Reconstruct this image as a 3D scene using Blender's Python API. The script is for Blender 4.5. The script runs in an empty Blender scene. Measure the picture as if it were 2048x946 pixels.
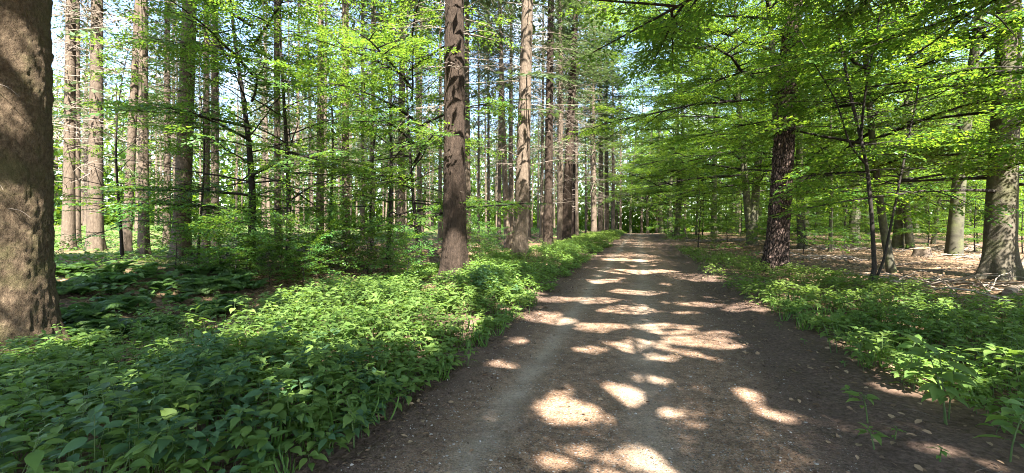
import bpy, math, time
import numpy as np

PI = math.pi
SC = bpy.context.scene
COL = SC.collection
T_START = time.time()

# ------------------------------------------------------------------ camera model (photo 2048 x 946)
F, CX, HY, EYE = 850.0, 1024.0, 444.0, 1.6
TH = math.atan((1278 - CX) / F)          # the track heads this far right of the view axis
CT, ST = math.cos(TH), math.sin(TH)
RL, RR = -1.80, 1.38                      # track edges, across the track

SUN_EL = 50.0
SUN_AZ = (0.25, -0.968)                  # horizontal direction towards the sun (behind, a bit right)


def rngs(seed):
    return np.random.default_rng(seed)


# ------------------------------------------------------------------ noise
def _hash(ix, iy, iz, seed):
    h = (ix.astype(np.int64) * 374761393 + iy.astype(np.int64) * 668265263 + iz.astype(np.int64) * 2147483647 + seed * 1274126177) & 0xffffffff
    h = ((h ^ (h >> 13)) * 1274126177) & 0xffffffff
    h = h ^ (h >> 16)
    return (h & 0xffff) / 65535.0


def noise3(x, y, z, seed=0):
    x, y, z = np.broadcast_arrays(np.asarray(x, float), np.asarray(y, float), np.asarray(z, float))
    ix, iy, iz = np.floor(x), np.floor(y), np.floor(z)
    fx, fy, fz = x - ix, y - iy, z - iz
    fx, fy, fz = (t * t * (3 - 2 * t) for t in (fx, fy, fz))
    r = 0
    for dx in (0, 1):
        for dy in (0, 1):
            for dz in (0, 1):
                w = (fx if dx else 1 - fx) * (fy if dy else 1 - fy) * (fz if dz else 1 - fz)
                r = r + w * _hash(ix + dx, iy + dy, iz + dz, seed)
    return r * 2 - 1


def noise2(x, y, seed=0):
    return noise3(x, y, 0.5, seed)


def sstep(a, b, x):
    t = np.clip((x - a) / (b - a), 0, 1)
    return t * t * (3 - 2 * t)


# ------------------------------------------------------------------ ground shape, in track coordinates (u across, v along)
def h_uv(u, v):
    u = np.asarray(u, float); v = np.asarray(v, float)
    dl = RL - u
    dr = u - RR
    z = np.zeros(np.broadcast(u, v).shape)
    # left: low bank, hollow, forest floor that rises
    z = z + 0.07 * sstep(0.1, 1.2, dl) - 0.36 * np.exp(-((dl - 6.0) / 1.5) ** 2) * (0.35 + 0.65 * np.exp(-((v - 6.5) / 6.0) ** 2))
    z = z + 0.45 * sstep(6.0, 10.5, dl) + 0.5 * sstep(12, 60, dl)
    # right
    z = z + 0.05 * sstep(0.1, 0.6, dr) + 0.15 * sstep(2.5, 9, dr) + 0.5 * sstep(15, 60, dr)
    off = sstep(0.05, 1.0, np.maximum(dl, dr))
    z = z + off * (0.07 * noise2(u * 0.45, v * 0.45, 3) + 0.035 * noise2(u * 1.3, v * 1.3, 4) + 0.16 * noise2(u * 0.11, v * 0.11, 5) * sstep(3, 9, np.maximum(dl, dr)))
    edge = np.exp(-((np.maximum(dl, dr) - 0.25) / 0.35) ** 2)
    z = z + edge * 0.022 * noise2(u * 4.5, v * 4.5, 8) + 0.012 * edge * noise2(u * 9, v * 9, 18)
    # track: ruts and crown
    on = (1 - off)
    z = z + on * (-0.022 * np.exp(-((u + 1.15) / 0.22) ** 2) - 0.018 * np.exp(-((u - 0.25) / 0.3) ** 2) + 0.006 * noise2(u * 3, v * 3, 6))
    # the track tips over a gentle rise far ahead
    z = z - 0.0011 * np.clip(v - 52, 0, 80) ** 2 * np.exp(-np.clip(v - 52, 0, 80) / 45)
    return z


def xy2uv(x, y):
    return x * CT - y * ST, x * ST + y * CT


def uv2xy(u, v):
    return u * CT + v * ST, -u * ST + v * CT


def gh(x, y):
    u, v = xy2uv(np.asarray(x, float), np.asarray(y, float))
    return h_uv(u, v)


def place(px, py):
    """world point of the ground seen at a photo pixel"""
    Y = np.arange(2.0, 160, 0.04)
    X = (px - CX) / F * Y
    Z = EYE - (py - HY) / F * Y
    g = gh(X, Y)
    k = np.argmax(Z <= g) if np.any(Z <= g) else len(Y) - 1
    return float(X[k]), float(Y[k]), float(g[k])


def at(px, py, Y):
    return np.array([(px - CX) / F * Y, Y, EYE - (py - HY) / F * Y])


# ------------------------------------------------------------------ mesh building
class MB:
    def __init__(s):
        s.v, s.f, s.n = [], [], 0      # f: list of (faces array (m,k), material index)

    def add(s, verts, faces, mat=0):
        verts = np.asarray(verts, np.float32).reshape(-1, 3)
        if len(verts) == 0:
            return
        fs = faces if isinstance(faces, list) else [faces]
        for f in fs:
            f = np.asarray(f, np.int64)
            if len(f):
                s.f.append((f + s.n, mat))
        s.v.append(verts); s.n += len(verts)

    def mesh(s, name, mats, smooth=True):
        me = bpy.data.meshes.new(name)
        V = np.concatenate(s.v) if s.v else np.zeros((0, 3), np.float32)
        me.vertices.add(len(V)); me.vertices.foreach_set('co', V.ravel())
        li, ls, lt, mi, p = [], [], [], [], 0
        for f, m in s.f:
            k = f.shape[1]
            li.append(f.ravel()); ls.append(p + np.arange(len(f)) * k); lt.append(np.full(len(f), k)); mi.append(np.full(len(f), m))
            p += f.size
        li, ls, lt, mi = (np.concatenate(a).astype(np.int32) for a in (li, ls, lt, mi))
        me.loops.add(len(li)); me.loops.foreach_set('vertex_index', li)
        me.polygons.add(len(ls)); me.polygons.foreach_set('loop_start', ls); me.polygons.foreach_set('loop_total', lt)
        me.polygons.foreach_set('material_index', mi)
        me.polygons.foreach_set('use_smooth', np.full(len(ls), smooth))
        for m in mats:
            me.materials.append(m)
        me.update(calc_edges=True)
        return me


def link(name, me, parent=None, loc=None):
    o = bpy.data.objects.new(name, me)
    COL.objects.link(o)
    if parent is not None:
        o.parent = parent
    if loc is not None:
        o.location = loc
    return o


def tag(o, label, cat, group=None, kind=None):
    o['label'] = label; o['category'] = cat
    if group: o['group'] = group
    if kind: o['kind'] = kind
    return o


def empty(name, loc, rotz=0.0):
    o = bpy.data.objects.new(name, None)
    COL.objects.link(o)
    o.empty_display_size = 0.3
    o.location = loc
    o.rotation_euler = (0, 0, rotz)
    return o


def unit(a):
    a = np.asarray(a, float)
    return a / np.maximum(np.linalg.norm(a, axis=-1, keepdims=True), 1e-9)


def tube(mb, P, R, sides=6, mat=0, cap=False, disp=None):
    """tapered tube through points P with radii R; disp(points)->radial factor"""
    P = np.asarray(P, float); R = np.asarray(R, float); n = len(P)
    T = np.gradient(P, axis=0); T = unit(T)
    ref = np.array([0, 0, 1.0]) if abs(T[0][2]) < 0.9 else np.array([1.0, 0, 0])
    A = unit(np.cross(T, ref)); B = np.cross(T, A)
    ph = np.arange(sides) * 2 * PI / sides
    V = P[:, None, :] + R[:, None, None] * (np.cos(ph)[None, :, None] * A[:, None, :] + np.sin(ph)[None, :, None] * B[:, None, :])
    i = np.arange(n - 1)[:, None] * sides; j = np.arange(sides)[None, :]
    j2 = (j + 1) % sides
    f = np.stack([i + j, i + j2, i + sides + j2, i + sides + j], -1).reshape(-1, 4)
    mb.add(V.reshape(-1, 3), f, mat)
    if cap:
        for e, rev in ((0, True), (n - 1, False)):
            c = P[e]; ring = V[e]
            vv = np.vstack([ring, c[None]])
            q = np.stack([np.arange(sides), (np.arange(sides) + 1) % sides, np.full(sides, sides)], -1)
            mb.add(vv, q[:, ::-1] if rev else q, mat)


def frames(d, nrm):
    x = unit(d); z = nrm - (nrm * x).sum(-1, keepdims=True) * x; z = unit(z); y = np.cross(z, x)
    return np.stack([x, y, z], -1)          # (...,3,3) columns x y z


LEAF6 = (np.array([[0, 0, 0], [.30, -.27, .05], [.70, -.23, .03], [1, 0, -.10], [.70, .23, .03], [.30, .27, .05]]),
         np.array([[0, 1, 2, 3], [0, 3, 4, 5]]))
_t = np.array([0, .12, .32, .55, .78, 1.0]); _w = np.array([.02, .17, .29, .25, .12, .0])
_z = np.array([0, .03, .03, -.0, -.06, -.17])
LEAF_FINE = (np.concatenate([np.stack([_t, 0 * _t, _z], 1), np.stack([_t - .02, -_w, _z + .06 * (_w > .05)], 1), np.stack([_t - .02, _w, _z + .06 * (_w > .05)], 1)]),
             np.concatenate([np.stack([np.arange(5), np.arange(5) + 6, np.arange(5) + 7, np.arange(5) + 1], 1),
                             np.stack([np.arange(5), np.arange(5) + 1, np.arange(5) + 13, np.arange(5) + 12], 1)]))
DIAMOND = (np.array([[0, 0, 0], [.45, -.5, 0], [1, 0, 0], [.45, .5, 0]]), np.array([[0, 1, 2, 3]]))


def leaves(pos, d, nrm, ln, tmpl=LEAF6, wid=1.0):
    pos = np.asarray(pos, float); n = len(pos)
    M = frames(np.asarray(d, float), np.asarray(nrm, float))
    L = np.broadcast_to(np.asarray(ln, float), (n,))
    W = np.broadcast_to(np.asarray(wid, float), (n,))
    tv, tf = tmpl
    loc = tv[None] * L[:, None, None]
    loc = loc * np.stack([np.ones(n), W, np.ones(n)], -1)[:, None, :]
    V = pos[:, None, :] + np.einsum('nij,nkj->nki', M, loc)
    f = (np.arange(n)[:, None, None] * len(tv) + tf[None]).reshape(-1, tf.shape[1])
    return V.reshape(-1, 3), f


def xform(V, M, t):
    return V @ M.T + t


# ------------------------------------------------------------------ materials
def newmat(name):
    m = bpy.data.materials.new(name); m.use_nodes = True
    nt = m.node_tree; nt.nodes.clear()
    out = nt.nodes.new('ShaderNodeOutputMaterial')
    return m, nt, out


def N(nt, t, **kw):
    n = nt.nodes.new(t)
    for k, v in kw.items():
        if k.startswith('_'):
            setattr(n, k[1:], v)
        else:
            n.inputs[k].default_value = v
    return n


def L(nt, a, b):
    nt.links.new(a, b)


def ramp(nt, fac, stops, interp='LINEAR'):
    r = nt.nodes.new('ShaderNodeValToRGB'); r.color_ramp.interpolation = interp
    e = r.color_ramp.elements
    while len(e) < len(stops): e.new(0.5)
    for el, (p, c) in zip(e, stops):
        el.position = p; el.color = (*c, 1) if len(c) == 3 else c
    L(nt, fac, r.inputs[0])
    return r.outputs[0]


def mixc(nt, fac, a, b, mode='MIX'):
    m = nt.nodes.new('ShaderNodeMix'); m.data_type = 'RGBA'; m.blend_type = mode
    for sock, val in ((m.inputs[0], fac), (m.inputs[6], a), (m.inputs[7], b)):
        if isinstance(val, (int, float)): sock.default_value = val
        elif isinstance(val, tuple): sock.default_value = (*val, 1) if len(val) == 3 else val
        else: L(nt, val, sock)
    return m.outputs[2]


def math_(nt, op, a, b=None, c=None):
    m = nt.nodes.new('ShaderNodeMath'); m.operation = op
    for i, val in enumerate((a, b, c)):
        if val is None: continue
        if isinstance(val, (int, float)): m.inputs[i].default_value = val
        else: L(nt, val, m.inputs[i])
    return m.outputs[0]


def noise(nt, vec, scale, detail=4, rough=0.55, dist=0.0):
    n = N(nt, 'ShaderNodeTexNoise', Scale=scale, Detail=detail, Roughness=rough, Distortion=dist)
    if vec is not None: L(nt, vec, n.inputs['Vector'])
    return n.outputs[0]


def leaf_mat(name, dark, light, trans, tw=0.42, rough=0.42, spec=0.5, yellow=None):
    m, nt, out = newmat(name)
    geo = N(nt, 'ShaderNodeNewGeometry'); oi = N(nt, 'ShaderNodeObjectInfo')
    rnd = geo.outputs['Random Per Island']
    col = mixc(nt, rnd, dark, light)
    # brightness and hue of a whole plant
    hsv = N(nt, 'ShaderNodeHueSaturation', Saturation=1.0, Value=1.0)
    L(nt, col, hsv.inputs['Color'])
    L(nt, math_(nt, 'MULTIPLY_ADD', oi.outputs['Random'], 0.03, 0.485), hsv.inputs['Hue'])
    L(nt, math_(nt, 'MULTIPLY_ADD', oi.outputs['Random'], 0.3, 0.85), hsv.inputs['Value'])
    bs = N(nt, 'ShaderNodeBsdfPrincipled', Roughness=rough)
    bs.inputs['Specular IOR Level'].default_value = spec
    L(nt, hsv.outputs[0], bs.inputs['Base Color'])
    tr = N(nt, 'ShaderNodeBsdfTranslucent')
    tcol = mixc(nt, rnd, trans, yellow or tuple(min(1, c * 1.35) for c in trans))
    L(nt, tcol, tr.inputs['Color'])
    mx = N(nt, 'ShaderNodeMixShader', Fac=tw)
    L(nt, bs.outputs[0], mx.inputs[1]); L(nt, tr.outputs[0], mx.inputs[2])
    L(nt, mx.outputs[0], out.inputs[0])
    return m


def bark_mat(name, c_dark, c_mid, c_light, zs=0.25, scale=14, bump=0.6, plates=False, moss=None, dist=0.03):
    m, nt, out = newmat(name)
    tc = N(nt, 'ShaderNodeTexCoord'); oi = N(nt, 'ShaderNodeObjectInfo')
    mp = N(nt, 'ShaderNodeMapping'); mp.inputs['Scale'].default_value = (1, 1, zs)
    L(nt, tc.outputs['Object'], mp.inputs[0])
    cmb = N(nt, 'ShaderNodeCombineXYZ')
    L(nt, math_(nt, 'MULTIPLY', oi.outputs['Random'], 37.0), cmb.inputs[2])
    L(nt, cmb.outputs[0], mp.inputs['Location'])
    v = mp.outputs[0]
    n1 = noise(nt, v, scale, 6, 0.65, 0.4)
    n2 = noise(nt, v, scale * 0.22, 3, 0.6)
    n3 = noise(nt, tc.outputs['Object'], scale * 3.2, 4, 0.7)
    if plates:
        vo = N(nt, 'ShaderNodeTexVoronoi', Scale=scale * 0.75); vo.feature = 'DISTANCE_TO_EDGE'
        wv = mixc(nt, 0.12, v, noise(nt, v, 9, 3))
        L(nt, wv, vo.inputs['Vector'])
        hgt = ramp(nt, vo.outputs['Distance'], [(0.0, (0, 0, 0)), (0.16, (.75, .75, .75)), (0.5, (1, 1, 1))])
        hgt = mixc(nt, 0.35, hgt, n1)
    else:
        hgt = mixc(nt, 0.35, n1, n3)
    c = ramp(nt, hgt, [(0.30, c_dark), (0.5, c_mid), (0.72, c_light)])
    c = mixc(nt, math_(nt, 'MULTIPLY', n2, 0.55), c, tuple(x * 0.55 for x in c_mid))
    hs = N(nt, 'ShaderNodeHueSaturation'); L(nt, c, hs.inputs['Color'])
    L(nt, math_(nt, 'MULTIPLY_ADD', oi.outputs['Random'], 0.35, 0.82), hs.inputs['Value'])
    c = hs.outputs[0]
    if moss:
        g = ramp(nt, noise(nt, tc.outputs['Object'], 2.3, 4, 0.65), [(0.47, (0, 0, 0)), (0.66, (1, 1, 1))])
        c = mixc(nt, math_(nt, 'MULTIPLY', g, 0.55), c, moss)
    bs = N(nt, 'ShaderNodeBsdfPrincipled', Roughness=0.9)
    bs.inputs['Specular IOR Level'].default_value = 0.2
    L(nt, c, bs.inputs['Base Color'])
    bp = N(nt, 'ShaderNodeBump', Strength=bump, Distance=dist); L(nt, hgt, bp.inputs['Height'])
    L(nt, bp.outputs[0], bs.inputs['Normal'])
    L(nt, bs.outputs[0], out.inputs[0])
    return m


def plain_mat(name, c1, c2, scale=20, rough=0.85, isl=False):
    m, nt, out = newmat(name)
    tc = N(nt, 'ShaderNodeTexCoord')
    if isl:
        geo = N(nt, 'ShaderNodeNewGeometry'); f = geo.outputs['Random Per Island']
    else:
        f = noise(nt, tc.outputs['Object'], scale, 4, 0.6)
    c = mixc(nt, f, c1, c2)
    bs = N(nt, 'ShaderNodeBsdfPrincipled', Roughness=rough); bs.inputs['Specular IOR Level'].default_value = 0.25
    L(nt, c, bs.inputs['Base Color']); L(nt, bs.outputs[0], out.inputs[0])
    return m


M_BEECH = leaf_mat('beech_leaf', (.036, .090, .016), (.070, .150, .024), (.13, .28, .022), 0.46, 0.40, 0.45, (.33, .45, .03))
M_SAPL = leaf_mat('sapling_leaf', (.045, .110, .026), (.080, .170, .036), (.135, .28, .026), 0.44, 0.38, 0.5, (.30, .42, .035))
M_BALSAM = leaf_mat('balsam_leaf', (.095, .165, .040), (.18, .26, .062), (.24, .38, .045), 0.38, 0.55, 0.35, (.28, .42, .05))
M_YOUNG = leaf_mat('young_leaf', (.085, .170, .036), (.150, .250, .055), (.20, .36, .04), 0.40, 0.45, 0.4)
M_NETTLE = leaf_mat('nettle_leaf', (.060, .120, .052), (.095, .165, .068), (.12, .24, .04), 0.30, 0.55, 0.35)
M_FERN = leaf_mat('fern_leaf', (.050, .100, .030), (.090, .155, .044), (.12, .24, .03), 0.38, 0.5, 0.35)
M_NEEDLE = leaf_mat('needles', (.050, .082, .038), (.100, .135, .058), (.10, .15, .04), 0.25, 0.5, 0.5)
M_FLOOR = leaf_mat('floor_leaf', (.070, .140, .036), (.130, .210, .055), (.15, .28, .04), 0.35, 0.5, 0.35)
M_SPRUCE = bark_mat('spruce_bark', (.038, .027, .019), (.115, .086, .062), (.22, .172, .127), 0.5, 16, 0.7)
M_FIR = bark_mat('fir_bark', (.010, .007, .005), (.040, .027, .019), (.105, .073, .052), 0.35, 19, 1.0, dist=0.05)
M_OLDFIR = bark_mat('old_fir_bark', (.028, .019, .012), (.150, .105, .066), (.33, .25, .16), 0.6, 30, 1.0, dist=0.07, moss=(.10, .10, .035))
M_PINE = bark_mat('pine_bark', (.016, .011, .009), (.080, .052, .042), (.155, .105, .085), 0.35, 22, 1.0, True, dist=0.07)
M_BEECHB = bark_mat('beech_bark', (.036, .032, .022), (.080, .073, .050), (.155, .142, .10), 1.6, 5, 0.25, moss=(.12, .14, .04))
M_OLDBEECH = bark_mat('old_beech_bark', (.045, .036, .026), (.105, .088, .064), (.19, .165, .125), .8, 10, .8, moss=(.09, .10, .035))
M_DARKB = bark_mat('sapling_bark', (.012, .010, .008), (.028, .023, .019), (.055, .047, .039), 0.6, 18, 0.5)
M_TWIG = plain_mat('dead_twig', (.15, .115, .09), (.30, .25, .205), 3)
M_STEM = plain_mat('green_stem', (.055, .095, .028), (.10, .14, .045), 4, 0.6)
M_WOOD = bark_mat('weathered_wood', (.05, .036, .026), (.135, .10, .072), (.26, .21, .16), 2.0, 9, 0.6)
M_CUT = plain_mat('cut_wood', (.26, .17, .09), (.42, .30, .17), 25)
M_STONE = plain_mat('pebble', (.12, .10, .085), (.42, .37, .32), 9, 0.7, True)
M_CRUMB = plain_mat('leaf_crumb', (.045, .026, .017), (.21, .135, .085), 5, 0.8, True)
M_LITTER = plain_mat('dead_leaf', (.09, .052, .028), (.40, .27, .165), 5, 0.7, True)


def ground_mat():
    m, nt, out = newmat('forest_soil')
    tc = N(nt, 'ShaderNodeTexCoord'); P = tc.outputs['Object']
    sp = N(nt, 'ShaderNodeSeparateXYZ'); L(nt, P, sp.inputs[0])
    u = sp.outputs[0]
    n1 = noise(nt, P, 2.2, 6, 0.65); n2 = noise(nt, P, 26, 5, 0.7); n3 = noise(nt, P, 0.5, 3, 0.6)
    vo = N(nt, 'ShaderNodeTexVoronoi', Scale=17.0); L(nt, P, vo.inputs['Vector'])
    litter = ramp(nt, vo.outputs['Color'], [(0.1, (.055, .034, .020)), (0.45, (.150, .096, .056)), (0.9, (.32, .215, .130))])
    litter = mixc(nt, math_(nt, 'MULTIPLY', n2, 0.55), litter, (.07, .045, .03))
    soil = ramp(nt, n2, [(0.3, (.058, .037, .027)), (0.55, (.142, .094, .071)), (0.8, (.225, .156, .115))])
    moss = ramp(nt, n2, [(0.3, (.05, .065, .02)), (0.7, (.13, .15, .05))])
    # bare dark soil beside the track
    near = math_(nt, 'ABSOLUTE', math_(nt, 'ADD', u, 0.21))
    fac = ramp(nt, math_(nt, 'MULTIPLY_ADD', n1, 1.2, math_(nt, 'MULTIPLY', near, 1.0)), [(0.0, (1, 1, 1)), (1.0, (0, 0, 0))])
    mr = N(nt, 'ShaderNodeMapRange'); mr.inputs['From Min'].default_value = 2.7; mr.inputs['From Max'].default_value = 4.4
    L(nt, math_(nt, 'MULTIPLY_ADD', n1, 1.2, near), mr.inputs[0])
    c = mixc(nt, mr.outputs[0], soil, litter)
    lf = N(nt, 'ShaderNodeMapRange'); lf.inputs['From Min'].default_value = -8.0; lf.inputs['From Max'].default_value = -12.0
    L(nt, math_(nt, 'MULTIPLY_ADD', n1, 3.0, u), lf.inputs[0])
    mf = math_(nt, 'MULTIPLY', lf.outputs[0], ramp(nt, n3, [(0.38, (0, 0, 0)), (0.58, (1, 1, 1))]))
    c = mixc(nt, mf, c, moss)
    bs = N(nt, 'ShaderNodeBsdfPrincipled', Roughness=0.95); bs.inputs['Specular IOR Level'].default_value = 0.15
    L(nt, c, bs.inputs['Base Color'])
    bp = N(nt, 'ShaderNodeBump', Strength=0.9, Distance=0.03)
    L(nt, mixc(nt, 0.5, n2, vo.outputs['Distance']), bp.inputs['Height']); L(nt, bp.outputs[0], bs.inputs['Normal'])
    L(nt, bs.outputs[0], out.inputs[0])
    return m


def track_mat():
    m, nt, out = newmat('gravel_track')
    tc = N(nt, 'ShaderNodeTexCoord'); P = tc.outputs['Object']
    sp = N(nt, 'ShaderNodeSeparateXYZ'); L(nt, P, sp.inputs[0])
    wob = noise(nt, P, 0.35, 3, 0.5)
    u = math_(nt, 'MULTIPLY_ADD', math_(nt, 'SUBTRACT', wob, 0.5), 0.5, sp.outputs[0])
    n1 = noise(nt, P, 55, 5, 0.75); n2 = noise(nt, P, 3.0, 6, 0.65); n4 = noise(nt, P, 0.8, 4, 0.6)
    v1 = N(nt, 'ShaderNodeTexVoronoi', Scale=44.0); L(nt, P, v1.inputs['Vector'])
    v2 = N(nt, 'ShaderNodeTexVoronoi', Scale=130.0); L(nt, P, v2.inputs['Vector'])
    # grains of earth and stone
    base = ramp(nt, n1, [(0.28, (.085, .048, .029)), (0.5, (.265, .165, .104)), (0.74, (.46, .315, .212))])
    sep = N(nt, 'ShaderNodeSeparateColor'); L(nt, v1.outputs['Color'], sep.inputs[0])
    st = ramp(nt, sep.outputs[0], [(0.0, (.085, .068, .056)), (0.6, (.20, .165, .14)), (0.9, (.33, .29, .25)), (1.0, (.6, .56, .5))])
    sfac = ramp(nt, v1.outputs['Distance'], [(0.25, (1, 1, 1)), (0.42, (0, 0, 0))])
    pick = ramp(nt, sep.outputs[1], [(0.45, (0, 0, 0)), (0.5, (1, 1, 1))])
    base = mixc(nt, math_(nt, 'MULTIPLY', sfac, pick), base, st)
    sep2 = N(nt, 'ShaderNodeSeparateColor'); L(nt, v2.outputs['Color'], sep2.inputs[0])
    pick2 = ramp(nt, sep2.outputs[1], [(0.72, (0, 0, 0)), (0.76, (1, 1, 1))])
    f2 = math_(nt, 'MULTIPLY', pick2, ramp(nt, v2.outputs['Distance'], [(0.25, (1, 1, 1)), (0.45, (0, 0, 0))]))
    base = mixc(nt, f2, base, (.40, .33, .26))
    mott = ramp(nt, noise(nt, P, 9.0, 5, 0.7), [(0.35, (.55, .52, .50)), (0.62, (1.12, 1.1, 1.08))])
    base = mixc(nt, 1.0, base, mott, 'MULTIPLY')
    # worn pale wheel tracks and a pale middle
    def band(c, w):
        d = math_(nt, 'DIVIDE', math_(nt, 'SUBTRACT', u, c), w)
        return math_(nt, 'EXPONENT', math_(nt, 'MULTIPLY', math_(nt, 'MULTIPLY', d, d), -1.0))
    tr = math_(nt, 'ADD', band(-1.12, 0.15), math_(nt, 'MULTIPLY', band(0.10, 0.24), 0.75))
    tr = math_(nt, 'MULTIPLY', tr, ramp(nt, n2, [(0.3, (.25, .25, .25)), (0.65, (1, 1, 1))]))
    pale = ramp(nt, n1, [(0.25, (.27, .20, .145)), (0.7, (.50, .395, .295))])
    base = mixc(nt, math_(nt, 'MINIMUM', math_(nt, 'MULTIPLY', tr, 0.9), 0.9), base, pale)
    # big damp / leafy blotches and dark soil towards the edges
    base = mixc(nt, math_(nt, 'MULTIPLY', ramp(nt, n4, [(0.45, (0, 0, 0)), (0.65, (1, 1, 1))]), 0.35), base, (.085, .060, .047))
    d = math_(nt, 'ABSOLUTE', math_(nt, 'ADD', u, 0.21))
    mr = N(nt, 'ShaderNodeMapRange'); mr.inputs['From Min'].default_value = 1.30; mr.inputs['From Max'].default_value = 1.75
    L(nt, math_(nt, 'MULTIPLY_ADD', n2, 0.45, d), mr.inputs[0])
    soil = ramp(nt, n1, [(0.3, (.058, .036, .026)), (0.55, (.145, .095, .070)), (0.8, (.23, .158, .115))])
    base = mixc(nt, mr.outputs[0], base, soil)
    bs = N(nt, 'ShaderNodeBsdfPrincipled', Roughness=0.92); bs.inputs['Specular IOR Level'].default_value = 0.2
    L(nt, base, bs.inputs['Base Color'])
    bp = N(nt, 'ShaderNodeBump', Strength=0.8, Distance=0.012)
    L(nt, mixc(nt, 0.45, n1, sfac), bp.inputs['Height'])
    bp2 = N(nt, 'ShaderNodeBump', Strength=0.7, Distance=0.05); L(nt, noise(nt, P, 8.0, 5, 0.65), bp2.inputs['Height']); L(nt, bp2.outputs[0], bp.inputs['Normal']); L(nt, bp.outputs[0], bs.inputs['Normal'])
    L(nt, bs.outputs[0], out.inputs[0])
    return m


# ------------------------------------------------------------------ ground and track
def graded(lo, hi, fine_lo, fine_hi, step, grow=1.12):
    a = list(np.arange(fine_lo, fine_hi, step))
    x, s = a[-1], step
    while x < hi:
        s *= grow; x += s; a.append(x)
    x, s = a[0], step
    b = []
    while x > lo:
        s *= grow; x -= s; b.append(x)
    return np.array(b[::-1] + a)


def sheet(us, vs, zoff=0.0, jitter=None):
    U, V = np.meshgrid(us, vs)
    if jitter is not None: U = jitter(U, V)
    Z = h_uv(U, V) + zoff
    nu, nv = len(us), len(vs)
    idx = np.arange(nu * nv).reshape(nv, nu)
    f = np.stack([idx[:-1, :-1], idx[:-1, 1:], idx[1:, 1:], idx[1:, :-1]], -1).reshape(-1, 4)
    return np.stack([U, V, Z], -1).reshape(-1, 3), f


mb = MB()
mb.add(*sheet(graded(-420, 420, -9, 8, 0.10, 1.13), graded(-420, 420, 1.5, 16, 0.11, 1.09)))
g = link('ground', mb.mesh('ground', [ground_mat()])); g.rotation_euler[2] = -TH
tag(g, 'brown forest floor of soil and dead leaves on both sides of the track', 'ground', kind='structure')

mb = MB()
us = np.linspace(RL - 0.15, RR + 0.25, 44)


def edge_jit(U, V):
    e = 0.20 * noise2(V * 0.9, 0 * V, 21) + 0.10 * noise2(V * 3.1, 0 * V, 22)
    e2 = 0.20 * noise2(V * 0.9, 0 * V + 9, 23) + 0.10 * noise2(V * 3.1, 0 * V, 24)
    t = (U - us[0]) / (us[-1] - us[0])
    return U + e * (1 - t) ** 3 + e2 * t ** 3


V_, F_ = sheet(us, graded(-12, 66, 1.5, 14, 0.09, 1.07), 0.010, edge_jit)
V_ = V_.reshape(-1, len(us), 3); V_[:, 0, 2] -= 0.03; V_[:, -1, 2] -= 0.03; V_ = V_.reshape(-1, 3)
mb.add(V_, F_)
g = link('track', mb.mesh('track', [track_mat()])); g.rotation_euler[2] = -TH
tag(g, 'brown gravel forest track with two pale worn wheel ruts', 'track', kind='structure')


# ------------------------------------------------------------------ scatter helpers
def world_of(u, v, dz=0.0):
    x, y = uv2xy(u, v)
    return np.stack([x, y, h_uv(u, v) + dz], -1)


def in_view(x, y, margin=1.0):
    return (y > 1.0) & (np.abs(x) < (y * 1.205 + margin))


# pebbles on the track
def pebbles():
    r = rngs(11); mb = MB()
    ico = np.array([[0, 0, 1], [.89, 0, .45], [.28, .85, .45], [-.72, .53, .45], [-.72, -.53, .45], [.28, -.85, .45],
                    [.72, .53, -.45], [-.28, .85, -.45], [-.89, 0, -.45], [-.28, -.85, -.45], [.72, -.53, -.45], [0, 0, -1]])
    fi = np.array([[0, 1, 2], [0, 2, 3], [0, 3, 4], [0, 4, 5], [0, 5, 1], [1, 6, 2], [2, 7, 3], [3, 8, 4], [4, 9, 5], [5, 10, 1],
                   [2, 6, 7], [3, 7, 8], [4, 8, 9], [5, 9, 10], [1, 10, 6], [11, 7, 6], [11, 8, 7], [11, 9, 8], [11, 10, 9], [11, 6, 10]])
    n = 7000
    v = 1.6 + 14 * r.random(n) ** 1.7
    u = r.uniform(RL - 0.05, RR + 0.1, n)
    s = 0.003 + 0.009 * r.random(n) ** 4
    P = world_of(u, v, 0.010)
    sc = s[:, None, None] * r.uniform(.65, 1.35, (n, 1, 3)) * np.array([1, 1, .7])
    jit = 1 + .25 * r.normal(size=(n, 12, 1)) * .6
    V = P[:, None] + ico[None] * sc * jit
    f = (np.arange(n)[:, None, None] * 12 + fi[None]).reshape(-1, 3)
    mb.add(V.reshape(-1, 3), f)
    o = link('gravel', mb.mesh('gravel', [M_STONE], False))
    tag(o, 'small pale pebbles strewn over the brown track', 'gravel', kind='stuff')


pebbles()


# fallen dead leaves
def litter():
    r = rngs(12); mb = MB()
    parts = []
    # right forest floor, left hollow, track edges
    for n, (u0, u1), (v0, v1), pw in ((42000, (3.0, 24), (4, 32), 1.5), (9000, (-12, -5.5), (3, 18), 1.0), (90, (-1.9, 1.7), (1.6, 14), 1.4), (250, (-2.6, -1.5), (1.6, 14), 1.2), (350, (1.2, 2.6), (1.6, 14), 1.2)):
        u = r.uniform(u0, u1, n); v = v0 + (v1 - v0) * r.random(n) ** pw
        parts.append((u, v))
    u = np.concatenate([p[0] for p in parts]); v = np.concatenate([p[1] for p in parts]); n = len(u)
    P = world_of(u, v, 0.016 + 0.02 * r.random(n)); a = r.uniform(0, 2 * PI, n)
    d = np.stack([np.cos(a), np.sin(a), r.normal(0, .18, n)], -1)
    nr = np.stack([r.normal(0, .35, n), r.normal(0, .35, n), np.ones(n)], -1)
    V, f = leaves(P, d, nr, r.uniform(.035, .075, n), LEAF6, r.uniform(.7, 1.2, n))
    mb.add(V, f)
    o = link('leaf_litter', mb.mesh('leaf_litter', [M_LITTER]))
    tag(o, 'brown dead beech leaves lying over the forest floor', 'leaf litter', kind='stuff')


litter()


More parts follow.
